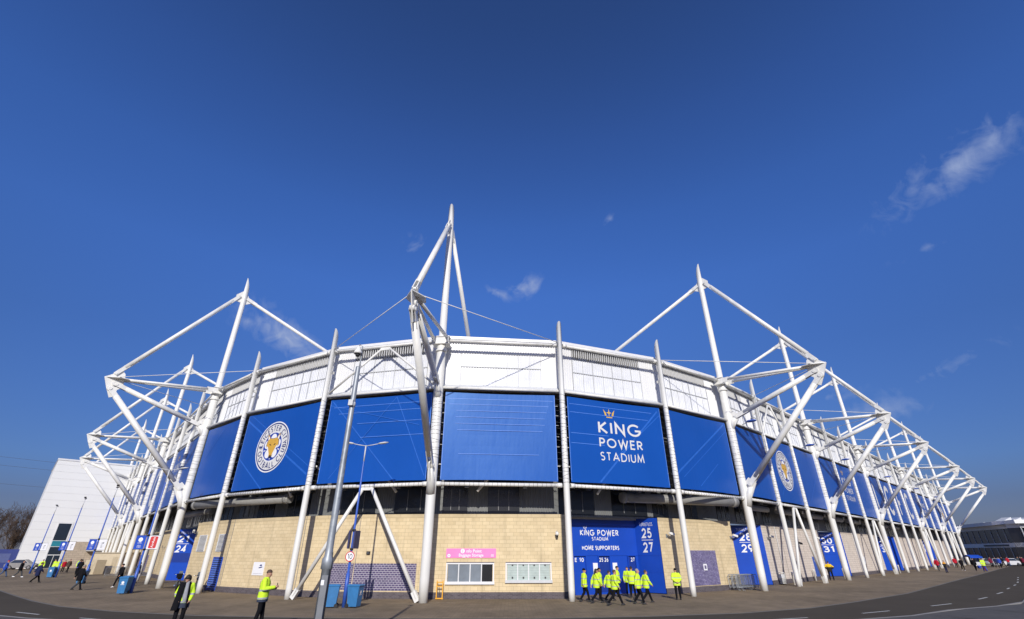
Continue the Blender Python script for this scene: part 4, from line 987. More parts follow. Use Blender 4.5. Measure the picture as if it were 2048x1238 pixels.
arm_cam(on(F1, .3, 0, 4.1), azn(F1), 'white arm camera on the left corner of the cream wall')
t = thing('wall_speaker_box', 'small black box fixed to cream wall above the purple tiles', 'wall box', on(F4, .85, 0, 2.6), azn(F4))
b = MB(); b.box(-.12, -.10, -.09, .12, 0, .09); b.build('casing', RUBBER, t, world=False); b = MB(); b.box(-.09, -.115, -.06, .05, -.10, .05); b.build('cover', DARKGREY, t, world=False)
# yellow stand against the wall
t = thing('folding_barrier_stand', 'tall folded orange-yellow barrier stand leaning by the cream wall', 'stand', on(F5, .62, .35), azn(F5))
b = MB()
for x in (-.19, .19): b.obox((x, -.02 if x > 0 else .02, .52), (.03, 0, 0), (0, .03, 0), (0, 0, .52))
b.build('upright', YELLOW, t, world=False)
b = MB(); b.obox((0, 0, .72), (.16, 0, 0), (0, .012, 0), (0, 0, .03)); b.obox((0, 0, .94), (.16, 0, 0), (0, .012, 0), (0, 0, .03)); b.obox((0, 0, .06), (.24, 0, 0), (0, .08, 0), (0, 0, .03)); b.build('crossbar', YELLOW, t, world=False)
b = MB(); b.tube((.06, 0, .1), (-.06, 0, .72), .015, n=6); b.build('link_rod', RUBBER, t, world=False)

# blue flood lights on the upper rail, right side
def uplight(s, k):
    P = oR(s, .1) + UZ * 13.1; t = thing('floodlight', f'blue floodlight on the upper rail, {ORD[k]} along the right-hand side', 'floodlight', P, math.atan2(nR.y, nR.x), 'blue floodlights above the banners')
    b = MB(); b.tube((-.1, 0, 0), (.55, 0, .18), .03, n=6); b.build('arm', GALV, t, world=False)
    b = MB(); b.ring_mesh([[Vector((x, math.cos(a) * w, .22 + math.sin(a) * h)) for a in [2 * PI * i / 12 for i in range(12)]] for x, w, h in ((.4, .05, .03), (.55, .24, .10), (.9, .28, .12), (1.2, .22, .08), (1.32, .05, .03))]); b.build('lamp_head', BLUEP, t, world=False)
for k, s in enumerate((2.6, 18.5, 32, 55, 78, 100)): uplight(s, k)

# ------------------------------------------------------------------ street lamps
def street_lamp(loc, label, h=8.55, rz=0, flags=None, sign=False, deep=False):
    t = thing('street_lamp', label, 'street lamp', loc, rz, 'blue double-headed street lamps')
    b = MB(); b.lathe([(0, .115), (1.6, .105), (1.62, .07), (h - 1.0, .05), (h - .98, .045)], n=12); b.build('post', BLUEP, t, world=False)
    b = MB(); b.tube((0, 0, h - 1.0), (0, 0, h - .02), .042, n=8)
    for s in (-1, 1): b.path([(0, 0, h - .05), (s * .45, 0, h + .02), (s * .85, 0, h + .10)], .024, 6)
    o = b.build('bracket', FASCIA, t, world=False)
    if deep: o.rotation_euler = (0, 0, R(120))
    for s in (-1, 1):
        b = MB(); b.ring_mesh([[Vector((s * x, math.cos(a) * w, h + .10 + (x - .8) * .12 + math.sin(a) * hh)) for a in [2 * PI * i / 10 for i in range(10)]][::s] for x, w, hh in ((.74, .04, .03), (.86, .11, .06), (1.15, .14, .07), (1.38, .05, .02))]); o = b.build('lamp_head', DARKGREY if deep else FASCIA, t, world=False)
        if deep: o.rotation_euler = (0, 0, R(120))
    if flags:
        for s, mat, inner in flags:
            z0, z1 = 2.82, 3.78
            b = MB(); b.tube((0, 0, z0), (s * .84, 0, z0), .014, n=5); b.tube((0, 0, z1), (s * .84, 0, z1), .014, n=5); b.lathe([(z0 - .06, .09), (z0 + .06, .09)], n=8); b.lathe([(z1 - .06, .09), (z1 + .06, .09)], n=8); b.build('flag_bracket', RUBBER, t, world=False)
            b = MB(); b.obox((s * .46, 0, (z0 + z1) / 2), (.34, 0, 0), (0, .006, 0), (0, 0, .46)); f = b.build('flag', mat, t, world=False)
            b = MB(); cx = s * .46; fnf = lambda u, v, l: (u, -.010 - l, v)
            if inner == 'crest':
                put2d(b, [disc(cx, 3.48, .15, 20)], fnf); put2d(b, font2d('LCFC', .12, cx, 3.22), fnf); put2d(b, fit2d('KING', cx - .13, cx + .13, 3.06, .055) + fit2d('POWER', cx - .13, cx + .13, 2.99, .05) + fit2d('STADIUM', cx - .13, cx + .13, 2.93, .045), fnf); b.build('flag_print', LETTER, f, world=False)
            elif inner == 'red':
                q = [(cx - .26, 2.95), (cx - .2, 2.90), (cx + .2, 2.90), (cx + .26, 2.95), (cx + .26, 3.65), (cx + .2, 3.70), (cx - .2, 3.70), (cx - .26, 3.65)]; put2d(b, [q], fnf); b.build('flag_print', REDP, f, world=False)
                b = MB(); put2d(b, font2d('AirAsia', .24, cx + .07, 3.3, rot=PI / 2, bold=.01), lambda u, v, l: (u, -.014 - l, v)); b.build('flag_lettering', LETTER, f, world=False)
            else:
                put2d(b, [[(cx - .1, 3.05 + .1 * i), (cx + .05, 3.05 + .1 * i), (cx + .05, 3.08 + .1 * i), (cx - .1, 3.08 + .1 * i)] for i in range(5)] + [[(cx, 3.4), (cx + .12, 3.55), (cx + .1, 3.38)]], fnf); b.build('flag_print', DGREYCLOTH, f, world=False)
    if sign:
        z = 2.43; b = MB(); b.tube((0, -.115, z), (0, -.13, z), .26, n=32); s_ = b.build('speed_sign', LETTER, t, world=False)
        b = MB(); n_ = 36; fnf = lambda u, v, l: (u, -.134 - l, z + v)
        put2d(b, [[(.26 * math.cos(a), .26 * math.sin(a)), (.26 * math.cos(c), .26 * math.sin(c)), (.215 * math.cos(c), .215 * math.sin(c)), (.215 * math.cos(a), .215 * math.sin(a))] for a, c in [(2 * PI * i / n_, 2 * PI * (i + 1) / n_) for i in range(n_)]], fnf); b.build('red_ring', REDP, s_, world=False)
        b = MB(); put2d(b, text2d('10', .27, .13, .16, .8, 0, -.135, 'c')[0], fnf); b.build('numerals', RUBBER, s_, world=False)
    return t
for _n, _m in MATS.items():
    if 'cloth' in _n or 'denim' in _n or 'jacket' in _n: _m.node_tree.nodes['Principled BSDF'].inputs['Specular IOR Level'].default_value = .08
REDP = M('red_vinyl', (.55, .03, .03), .5)
t = street_lamp((-9.06, 29.9, 0), 'blue street lamp with round 10 speed sign between two blue bins', sign=True)
for s in (-1, 1):
    b = MB(); b.obox((s * .20, 0, 3.28), (.05, -.02, 0), (.05 * s, .30, 0), (0, 0, .46)); b.build('edge_on_flag', M('dark_purple_flag', (.05, .05, .12), .6), t, world=False)
b = MB(); b.lathe([(2.74, .10), (2.86, .10)], n=10); b.lathe([(3.70, .10), (3.82, .10)], n=10); b.build('flag_clamp', RUBBER, t, world=False)
WF = M('white_flag', (.70, .70, .72), .6)
street_lamp((-27.5, 39.6, 0), 'blue street lamp carrying a red flag and a blue flag', flags=[(-1, BLUE, 'crest'), (1, WF, 'red')], rz=R(8), deep=False)
street_lamp((-40.7, 51.7, 0), 'nearest of the left street lamps carrying a white flag, before tan kiosk', flags=[(-1, BLUE, 'crest'), (1, WF, 'w')], rz=R(8), deep=True)
street_lamp((-53.6, 63.6, 0), 'middle of the left street lamps carrying a white flag, before buff brick wall', flags=[(-1, BLUE, 'crest'), (1, WF, 'w')], rz=R(8), deep=True)
street_lamp((-66.5, 74.5, 0), 'farthest left street lamp carrying flags, in front of the tall glass window', flags=[(-1, BLUE, 'crest'), (1, WF, 'w')], rz=R(8), deep=True)
street_lamp((-76.5, 73.5, 0), 'leftmost street lamp without flags in front of the bare trees', rz=R(8), deep=True)
street_lamp((118, 128, 0), 'pale street lamp in front of the glass building, left of the pair', h=9)
street_lamp((132, 136, 0), 'pale street lamp in front of the glass building, right of the pair', h=9)
# grey camera pole in the foreground
t = thing('camera_pole', 'tall galvanised grey pole with a white dome camera on top', 'camera pole', (-5.02, 14.56, .15))
b = MB(); b.lathe([(0, .118), (2.08, .118), (2.10, .155), (2.34, .145), (2.40, .108), (2.62, .098), (7.85, .074), (7.88, .066)], n=20); b.build('pole', GALV, t, world=False)
b = MB(); b.box(-.03, -.16, .2, .13, -.10, 1.95); b.build('access_door', M('grey_box_steel', (.18, .19, .20), .5), t, world=False)
b = MB(); b.box(-.03, -.17, 1.72, .05, -.16, 1.84); b.build('label_plate', LETTER, t, world=False)
b = MB(); b.path([(.145, -.05, 0), (.145, -.05, 2.2), (.12, -.03, 2.5)], .010, 6); b.build('cable_conduit', RUBBER, t, world=False)
b = MB(); b.lathe([(6.55, .088), (6.60, .098), (6.68, .098), (6.70, .088)], n=14); b.box(-.08, -.17, 6.56, .06, -.088, 6.74); b.build('clamp', FASCIA, t, world=False)
b = MB(); b.tube((.045, 0, 7.8), (.045, 0, 8.40), .022, n=8); b.path([(.045, 0, 8.40), (.035, 0, 8.60), (-.035, -.06, 8.64), (-.06, -.07, 8.52)], .02, 8); b.build('bracket', GALV, t, world=False)
b = MB(); b.lathe([(8.30, .03), (8.31, .135), (8.37, .13), (8.47, .075), (8.58, .035)], (-.06, -.07, 0), 18); b.build('housing', WHITE, t, world=False)
b = MB(); b.lathe([(8.20, .012), (8.22, .06), (8.30, .085)], (-.06, -.07, 0), 14); b.build('lens_dome', RUBBER, t, world=False)

# ------------------------------------------------------------------ wheelie bins
def bin_(loc, rz, label):
    t = thing('wheelie_bin', label, 'bin', loc, rz, 'blue wheelie bins')
    b = MB(); b.ring_mesh([[Vector((x * w, y * dp + oy, z)) for x, y in ((-1, -1), (1, -1), (1, 1), (-1, 1))] for z, w, dp, oy in ((.06, .23, .26, 0), (.98, .285, .34, 0), (1.0, .30, .36, 0))], smooth=False); b.build('body', BINBLUE, t, world=False)
    b = MB(); b.ring_mesh([[Vector((x * w, y * dp, z)) for x, y in ((-1, -1), (1, -1), (1, 1), (-1, 1))] for z, w, dp in ((1.0, .305, .37), (1.04, .31, .38), (1.09, .26, .32))], smooth=False); b.build('lid', BINBLUE, t, world=False)
    b = MB(); b.tube((-.22, .40, .99), (.22, .40, .99), .018, n=8); b.build('handle', BINBLUE, t, world=False)
    for s in (-1, 1):
        b = MB(); b.tube((s * .24, .28, .10), (s * .29, .28, .10), .10, n=16); b.build('wheel', RUBBER, t, world=False)
    b = MB(); put2d(b, [disc(0, .72, .09, 16), [(-.12, .58), (.12, .58), (.12, .61), (-.12, .61)]], lambda u, v, l: (u, -.262 - (v - .06) * .087 - .006 - l, v)); b.build('printed_logo', LETTER, t, world=False)
for loc, rz, lb in (((-9.72, 29.75, 0), -1.35, 'blue wheelie bin left of the speed sign post, behind the grey pole'), ((-8.50, 29.8, 0), 1.35, 'blue wheelie bin right of the speed sign post, wheels at its side'),
                    ((-28.25, 40.1, 0), -1.2, 'blue wheelie bin behind another at the red flag lamp post'), ((-27.65, 38.95, 0), .15, 'blue wheelie bin with a white logo at the red flag lamp post'),
                    ((-40.6, 51.2, 0), .3, 'blue wheelie bin at the lamp post before the tan kiosk'), ((-53.9, 63.2, 0), .3, 'blue wheelie bin by lamp post in front of the buff brick wall')): bin_(loc, rz, lb)

# ------------------------------------------------------------------ crowd barriers
def barrier(loc, rz, label, tilt=0):
    t = thing('crowd_barrier', label, 'barrier', loc, rz, 'galvanised crowd barriers')
    b = MB(); b.path([(-1.12, 0, .12), (-1.15, 0, .3), (-1.15, 0, .95), (-1.05, 0, 1.07), (1.05, 0, 1.07), (1.15, 0, .95), (1.15, 0, .3), (1.12, 0, .12)], .022, 8); b.tube((-1.13, 0, .22), (1.13, 0, .22), .018, n=6); b.build('frame', GALV, t, world=False)
    b = MB()
    for i in range(15): x = -1.02 + i * .146; b.tube((x, 0, .22), (x, 0, 1.06), .009, n=4, cap=False)
    b.build('bars', GALV, t, world=False)
    for s in (-1, 1):
        b = MB(); b.path([(s * .8, -.28, .01), (s * .8, -.2, .05), (s * .8, 0, .22), (s * .8, .2, .05), (s * .8, .28, .01)], .018, 6); b.build('foot', GALV, t, world=False)
for k in range(5):
    q = V2(18.0, 43.15) + V2(.5, -.86) * (k * .15); barrier((q.x + k * .05, q.y + k * .02, 0), math.atan2(1.2, 2.1) + (.03 if k % 2 else -.04), ['frontmost', 'second', 'middle', 'fourth', 'rearmost'][4 - k] + ' galvanised crowd barrier stacked beside the cream wall end')
for k, (x, y) in enumerate(((-47.5, 64.2), (-45.2, 63.6), (-42.9, 63.0))): barrier((x, y, 0), R(-15), ['left', 'middle', 'right'][k] + 'most galvanised crowd barrier standing before the tan kiosk')

# ------------------------------------------------------------------ bollards and small bin
bol = None
for k, (x, y) in enumerate(((25.6, 49.4), (31.5, 56.3), (36.9, 60.1), (54.5, 75.8), (61.0, 83.5))):
    lb = ['nearest white bollard, beside the litter cage', 'white bollard at the foot of the brace by the hi-vis steward', 'white bollard beside turnstiles 30 to 31', 'fourth white bollard along the right-hand side', 'farthest white bollard along the right-hand side'][k]
    if bol is None:
        bol = thing('bollard', lb, 'bollard', (x, y, 0), 0, 'white bollards along the stadium'); b = MB(); b.lathe([(0, .085), (.92, .085), (.93, .10), (.99, .10), (1.0, .085), (1.03, .04)], n=14); b.build('post', WHITE, bol, world=False)
        b = MB(); b.lathe([(.78, .088), (.84, .088)], n=14); b.build('band', FASCIA, bol, world=False)
    else: dup(bol, (x, y, 0), 0, lb)
t = thing('litter_cage', 'white open wire litter cage against the pale wall', 'litter bin', (24.9, 50.3, 0))
b = MB()
for i in range(14): a = 2 * PI * i / 14; b.tube((.40 * math.cos(a), .40 * math.sin(a), .1), (.40 * math.cos(a), .40 * math.sin(a), .95), .012, n=4)
b.build('bars', WHITE, t, world=False)
b = MB()
for z in (.1, .5, .95): b.path([(.40 * math.cos(2 * PI * i / 16), .40 * math.sin(2 * PI * i / 16), z) for i in range(17)], .02, 5)
b.build('hoops', WHITE, t, world=False); b = MB(); b.lathe([(.06, .36), (.8, .37), (.82, .36)], n=16); b.build('liner', FASCIA, t, world=False)

# ------------------------------------------------------------------ buildings beyond
def cladsheet(name, mat, P, d, n, s0, s1, z0, z1, off, parent, t=.05):
    b = MB(); wallbox(b, P, d, n, s0, s1, z0, z1, off, off + t); return pv(b.build(name, mat), parent)
wb_ = thing('white_building', 'tall white panelled building with one narrow dark glass window, left of stadium', 'building', (-78, 110, 0))
P = V2(-88.15, 94.92); d = dR; n = nR
WPAN = M('white_wall_panel', (.76, .76, .73), .55, var=.03, scale=.1)
b = MB(); wallbox(b, P, d, n, 0, 75, 0, 18.6, -22, 0); pv(b.build('wall', WPAN), wb_)
cladsheet('parapet', WHITE2, P, d, n, -.1, 75.1, 18.6, 18.9, -22.1, wb_, 22.2)
b = MB()
for i in range(1, 15): wallbox(b, P, d, n, .02, 74.9, i * 1.27, i * 1.27 + .035, .0, .02)
pv(b.build('panel_joint', M('pale_joint', (.60, .60, .59), .7)), wb_)
f = cladsheet('window_frame', WHITE2, P, d, n, 3.7, 5.95, -.0, 7.6, .0, wb_, .06)
f2 = cladsheet('window', GLASS, P, d, n, 3.85, 5.7, 4.6, 7.45, .07, wb_, .03); cladsheet('spandrel', TEAL, P, d, n, 3.9, 5.75, 3.6, 4.5, .07, wb_, .03); cladsheet('window', GLASS, P, d, n, 3.9, 5.7, 2.25, 3.5, .07, wb_, .03)
for s in (3.95, 4.9): cladsheet('door', GLASS, P, d, n, s, s + .85, .05, 2.1, .07, wb_, .03)
bb = MB(); s0, s1 = 6.1, 22; A, B = P + d * s0 + n * .35, P + d * s1 + n * .35; bb.face([A, B, B + UZ * 4.4, A + UZ * 4.4], 0, [(0, 0), (s1 - s0, 0), (s1 - s0, 4.4), (0, 4.4)]); bb.face([A - n * .35, A, A + UZ * 4.4, A - n * .35 + UZ * 4.4], 0, [(0, 0), (.35, 0), (.35, 4.4), (0, 4.4)]); bb.face([A + UZ * 4.4, B + UZ * 4.4, B + UZ * 4.4 - n * .35, A + UZ * 4.4 - n * .35]); pv(bb.build('brick_base', BRICKL), wb_)
cladsheet('doorway', BLACK, P, d, n, 12.2, 14.4, .05, 2.6, .36, wb_, .03); cladsheet('canopy', FASCIA, P, d, n, 9.2, 14.6, 2.8, 2.95, .36, wb_, 1.1)
# navy hoarding in front of the trees
t = thing('hoarding', 'navy blue site hoarding with pale posters in front of the bare trees', 'fence', (-100, 102, 0))
P = V2(-125, 76); d = (V2(-90, 102) - P).normalized(); n = V2(d.y, -d.x)
b = MB(); wallbox(b, P, d, n, 0, 42, 0, 3.1, -.15, 0); pv(b.build('board', NAVY), t)
for s in (27, 30.5, 34, 37.5): cladsheet('poster', M('faded_poster', (.06, .08, .20), .5), P, d, n, s, s + 1.6, .9, 2.4, .0, t, .02)
cladsheet('capping', TEAL, P, d, n, 0, 36, 3.1, 3.2, -.15, t, .2)
# tan kiosk
t = thing('kiosk', 'tan rendered kiosk with a flat roof beside the left masts', 'kiosk', (-55, 76, 0))
K = V2(-59.4, 75.6); d = V2(.958, -.287); n = V2(d.y, -d.x)
b = MB(); wallbox(b, K, d, n, 0, 5.2, 0, 2.5, -3.5, 0); pv(b.build('wall', TAN), t); cladsheet('roof', M('kiosk_roof', (.42, .36, .26), .8), K, d, n, -.1, 5.3, 2.5, 2.62, -3.6, t, 3.7)
cladsheet('door', M('tan_door', (.46, .38, .25), .7), K, d, n, 3.9, 4.8, .05, 2.05, .0, t, .03)
t = thing('utility_cabinet', 'small tan utility cabinet standing before the tan kiosk', 'cabinet', (-56.4, 72.6, 0))
b = MB(); b.obox((-56.4, 72.6, .85), (.95, -.28, 0), (.2, .6, 0), (0, 0, .85)); pv(b.build('casing', TAN), t); b = MB(); b.obox((-56.57, 72.0, .9), (.85, -.25, 0), (.006, .02, 0), (0, 0, .75)); pv(b.build('door', M('cabinet_door', (.50, .42, .28), .7)), t)
# glass-fronted building at right
gb = thing('glass_building', 'low white building with two bands of dark glass behind the right stadium end', 'building', (128, 135, 0))
e = V2(math.sin(R(18.6)), math.cos(R(18.6))); P = V2(113.8, 119.5) + e * 60; d = -e; n = V2(d.y, -d.x)
LG_ = 65.5
for nm, z0, z1, o0, o1, mat in (('wall_band', 3.6, 4.5, -20, .0, WPAN), ('upper_wall', 7.45, 8.25, -20, .15, WPAN), ('roof', 8.25, 9.0, -21, 1.3, WPAN), ('interior', 0, 7.45, -20, -.5, DARKGREY)):
    b = MB(); wallbox(b, P, d, n, 0, LG_ + (1.2 if nm == 'roof' else 0), z0, z1, o0, o1); pv(b.build(nm, mat), gb)
def glazed(P, d, n, L, k0):
    s = 0; i = 0
    while s < L - .5:
        w = min(2.9, L - s)
        for z0, z1 in ((.1, 3.6), (4.5, 7.45)):
            b = MB(); wallbox(b, P, d, n, s + .06, s + w - .06, z0 + .03, z1 - .03, -.2, -.15); pv(b.build('window', GLASS), gb)
        b = MB(); wallbox(b, P, d, n, s - .06, s + .06, .0, 3.6, -.22, -.02); wallbox(b, P, d, n, s - .06, s + .06, 4.5, 7.45, -.22, -.02); pv(b.build('mullion', FASCIA), gb)
        s += 2.9; i += 1
glazed(P, d, n, LG_, 0)
P2 = P + d * LG_; d2 = V2(math.sin(R(84)), math.cos(R(84))); n2 = V2(d2.y, -d2.x)
for nm, z0, z1, o0, o1, mat in (('wall_band', 3.6, 4.5, -3, .0, WPAN), ('upper_wall', 7.45, 8.25, -3, .15, FASCIA), ('roof', 8.25, 8.98, -6, 1.3, WHITE2), ('interior', 0, 7.45, -3, -.5, DARKGREY)):
    b = MB(); wallbox(b, P2, d2, n2, .02, 40, z0, z1, o0, o1); pv(b.build(nm, mat), gb)
glazed(P2, d2, n2, 40, 0)
b = MB(); put2d(b, font2d('LEISURE', .9, 0, 0), lambda u, v, l: P + d * (50 + u) + UZ * (3.75 + v * .8) + n * (.03 + l)) if False else None
cladsheet('fascia_sign', DARKGREY, P, d, n, 47, 58, 3.85, 4.2, .02, gb, .06)
for k in range(3):
    q = P2 + d2 * (.5 + k * 2.6) - n2 * 3 + d * -1; b = MB(); b.prism([q + UZ * 9.0, q + d2 * 2.3 + UZ * 9.0, q + d2 * 2.3 + UZ * 9.8], -n2 * 2); pv(b.build('rooflight', FASCIA), gb)
t = thing('garden_wall', 'low pale stone wall in front of the glass building', 'wall', (110, 118, 0))
A, B = V2(106.5, 121.5), V2(122, 116); dd = (B - A).normalized(); b = MB(); wallbox(b, A, dd, V2(dd.y, -dd.x), 0, 40, 0, 1.25, -.3, 0); pv(b.build('wall_face', M('pale_rubble', (.34, .32, .28), .9, var=.3, scale=2)), t); b = MB(); wallbox(b, A, dd, V2(dd.y, -dd.x), -.05, 40.05, 1.25, 1.33, -.35, .05); pv(b.build('coping', FASCIA), t)
t = thing('market_stall', 'small stall with a blue canopy at the right end of the stadium', 'stall', (101.5, 117.5, 0)); t.scale = (.8, .8, .8)
b = MB(); b.box(-1.7, -1.2, 2.1, 1.7, 1.2, 2.2); b.prism([(-1.7, -1.2, 2.2), (1.7, -1.2, 2.2), (1.7, 0, 2.6), (-1.7, 0, 2.6)], (0, .02, .01)); b.prism([(-1.7, 1.2, 2.2), (-1.7, 0, 2.6), (1.7, 0, 2.6), (1.7, 1.2, 2.2)], (0, .02, .01)); b.box(-1.72, -1.24, 1.85, 1.72, -1.2, 2.2); b.build('canopy', BLUE, t, world=False)
for x in (-1.6, 1.6):
    for y in (-1.1, 1.1): b = MB(); b.tube((x, y, 0), (x, y, 2.1), .03, n=6); b.build('leg', FASCIA, t, world=False)
b = MB(); b.box(-1.5, -1.0, .0, 1.5, -.6, .9); b.build('counter', FASCIA, t, world=False)

# ------------------------------------------------------------------ cars
def car(loc, rz, paint, label, h=1.45):
    t = thing('parked_car', label, 'car', loc, rz, 'cars parked beyond the stadium')
    prof = [(-2.1, .35), (-2.15, .75), (-1.95, .95), (-1.55, 1.0), (-1.05, h), (.35, h + .02), (1.15, .98), (2.0, .82), (2.15, .6), (2.12, .32), (1.75, .28), (1.6, .45), (1.3, .55), (1.0, .45), (.85, .25), (-.85, .25), (-1.0, .45), (-1.3, .55), (-1.6, .45), (-1.75, .28)]
    b = MB(); W = .84; rings = []
    for w, sc in ((-W, .96), (-W + .05, 1), (W - .05, 1), (W, .96)):
        rings.append([Vector((x * (.985 if abs(w) == W else 1), w * (1 - .22 * max(0, (z - .95)) / .5), z)) for x, z in prof])
    b.ring_mesh(rings); b.build('body', paint, t, world=False)
    for s in (-1, 1):
        b = MB(); y = s * (W * (1 - .22 * .55 * .5) - .035 + .028); q = [(-1.45, 1.0), (-1.02, h - .07), (.32, h - .05), (.98, 1.0)]
        yy = lambda z: s * (W * (1 - .22 * max(0, (z - .95)) / .5) + .006)
        b.face([(x, yy(z), z) for x, z in q][::-s]); b.build('side_window', GLASS, t, world=False)
        for x in (-1.3, 1.3):
            b = MB(); b.tube((x, s * .66, .32), (x, s * .86, .32), .32, n=20); w = b.build('wheel', RUBBER, t, world=False); b = MB(); b.tube((x, s * .85, .32), (x, s * .875, .32), .2, n=14); b.build('rim', CHROME, w, world=False)
        b = MB(); b.obox((2.08, s * .6, .68), (.05, 0, 0), (0, .16, 0), (0, 0, .07)); b.build('headlight', LETTER, t, world=False)
    for a, c, nm in (((.36, h + .01), (1.13, 1.0), 'windscreen'), ((-1.53, 1.02), (-1.06, h - .01), 'rear_window')):
        b = MB(); o = .012; b.face([(a[0] + o, -.66, a[1]), (c[0] + o, -.78 if nm == 'windscreen' else -.64, c[1]), (c[0] + o, .78 if nm == 'windscreen' else .64, c[1]), (a[0] + o, .66, a[1])]); b.build(nm, GLASS, t, world=False)
car((100.5, 112.2, 0), R(200), M('silver_car_paint', (.45, .47, .5), .25, metal=.4), 'silver parked car behind the crowd at the right')
car((112.0, 117.0, 0), R(215), M('teal_car_paint', (.10, .22, .27), .25, metal=.3), 'teal parked car at the right behind people in dark coats')
car((105.5, 113.8, 0), R(190), M('white_car_paint', (.6, .6, .6), .25), 'white parked car between the silver and teal cars')
car((-84, 92.0, 0), R(20), M('grey_car_paint', (.22, .21, .20), .4), 'grey covered-looking car before the white building', 1.5)

# ------------------------------------------------------------------ motorcycles
def motorcycle(loc, rz, label):
    t = thing('motorcycle', label, 'motorcycle', loc, rz, 'motorcycles parked by the left column')
    for x in (-.72, .75):
        b = MB(); n = 22; rg = []
        for i in range(n + 1): a = 2 * PI * i / n; rg.append((x + .27 * math.cos(a), 0, .32 + .27 * math.sin(a)))
        b.path(rg, .055, 8); w = b.build('wheel', RUBBER, t, world=False); b = MB(); b.tube((x, -.03, .32), (x, .03, .32), .16, n=14)
        for i in range(5): a = 2 * PI * i / 5; b.tube((x, 0, .32), (x + .22 * math.cos(a), 0, .32 + .22 * math.sin(a)), .015, n=4)
        b.build('rim', CHROME, w, world=False)
    b = MB(); b.obox((0, 0, .42), (.26, 0, 0), (0, .16, 0), (.03, 0, .17)); b.tube((-.1, -.2, .4), (-.1, .2, .4), .12, n=10); b.build('engine', DARKGREY, t, world=False)
    b = MB(); b.path([(.75, .08, .32), (.55, .08, .85), (.48, .06, 1.0)], .03, 6); b.path([(.75, -.08, .32), (.55, -.08, .85), (.48, -.06, 1.0)], .03, 6); b.path([(-.72, .1, .32), (-.2, .12, .42), (.4, .05, .8)], .03, 6); b.build('frame', CHROME, t, world=False)
    b = MB(); b.ring_mesh([[Vector((x, math.cos(a) * w, z + math.sin(a) * h)) for a in [2 * PI * i / 12 for i in range(12)]] for x, w, z, h in ((-.12, .08, .80, .05), (.0, .16, .84, .12), (.25, .18, .88, .14), (.42, .1, .88, .08))]); b.build('fuel_tank', M('black_gloss_paint', (.02, .02, .025), .15), t, world=False)
    b = MB(); b.ring_mesh([[Vector((x, math.cos(a) * w, z + math.sin(a) * h)) for a in [2 * PI * i / 12 for i in range(12)]] for x, w, z, h in ((-.85, .08, .90, .04), (-.6, .14, .86, .06), (-.2, .14, .82, .06), (-.08, .08, .84, .04))]); b.build('seat', RUBBER, t, world=False)
    b = MB(); b.path([(.38, -.38, 1.05), (.46, -.2, 1.08), (.48, 0, 1.02), (.46, .2, 1.08), (.38, .38, 1.05)], .018, 6); b.build('handlebar', CHROME, t, world=False)
    b = MB(); b.lathe([(-.09, .03), (-.05, .09), (.03, .10), (.05, .07)], (0, 0, 0), 12); o = b.build('headlight', LETTER, t, world=False); o.location = (.62, 0, .92); o.rotation_euler = (0, PI / 2, 0)
    b = MB(); b.obox((-.98, 0, 1.02), (.17, 0, 0), (0, .2, 0), (0, 0, .14)); b.build('top_box', BLKCLOTH, t, world=False)
    b = MB(); b.tube((-.2, .16, .28), (-.95, .18, .36), .045, n=10); b.build('exhaust', CHROME, t, world=False)
    b = MB(); b.face([(.55, -.16, 1.0), (.55, .16, 1.0), (.42, .12, 1.3), (.42, -.12, 1.3)]); b.build('windscreen', GLASSG, t, world=False)
motorcycle((-26.3, 42.9, 0), R(120), 'black motorcycle parked left of the near left column')
motorcycle((-23.6, 41.0, 0), R(128), 'black motorcycle parked between the near left column and the blue louvred door')

# ------------------------------------------------------------------ bare trees at left
def tree(loc, h, seed, label):
    rnd = random.Random(seed); t = thing('bare_tree', label, 'tree', loc, 0, 'bare winter trees behind the hoarding'); tb = MB(); cb = MB()
    def grow(p, d, L, r, lv):
        pts = [p]; rr = [r]; q = p.copy(); dd = d.copy()
        for i in range(4):
            dd = (dd + Vector((rnd.uniform(-.2, .2), rnd.uniform(-.2, .2), rnd.uniform(-.02, .14)))).normalized(); q = q + dd * (L / 4); pts.append(q.copy()); rr.append(r * (1 - .15 * (i + 1)))
        (tb if lv < 2 else cb).path(pts, rr, 7 if lv < 2 else 3)
        if lv >= 5: return
        for k in range({0: 8, 1: 6, 2: 4, 3: 4, 4: 3}[lv]):
            i = rnd.randint(1 if lv == 0 else 0, 4) if k else 4; a = rnd.uniform(0, 2 * PI); nd = (dd * .75 + Vector((math.cos(a), math.sin(a), rnd.uniform(.1, .7))) * .8).normalized()
            grow(pts[i], nd, L * rnd.uniform(.55, .75), rr[i] * .6 if lv < 3 else max(.026, rr[i] * .6), lv + 1)
    grow(Vector((0, 0, 0)), Vector((0, 0, 1)), h * .36, .26, 0); tb.build('trunk', BARK, t, world=False); cb.build('crown', TWIG, t, world=False)
tree((-103.5, 117, 0), 15, 3, 'largest bare tree next to the edge of the white building')
tree((-108.5, 113.5, 0), 14.6, 5, 'bare tree left of the largest one, behind the hoarding')
tree((-114, 114, 0), 14.5, 8, 'bare tree at the left edge of the picture')
tree((-110, 124, 0), 16, 9, 'bare tree furthest back behind the other bare trees')

# ------------------------------------------------------------------ overhead cables, far left
for k, (z0, z1) in enumerate(((32, 27), (29.5, 24.8), (24, 20.5))):
    b = MB(); A = Vector((-190, 140, z0)); B = Vector((-60, 190, z1)); b.path([A.lerp(B, i / 12) - UZ * (math.sin(PI * i / 12) * 2.5) for i in range(13)], .035, 3)
    tag(b.build('overhead_cable', DARKGREY), ['topmost', 'middle', 'lowest'][k] + ' thin overhead cable in the sky above the bare trees', 'cable', 'overhead cables')

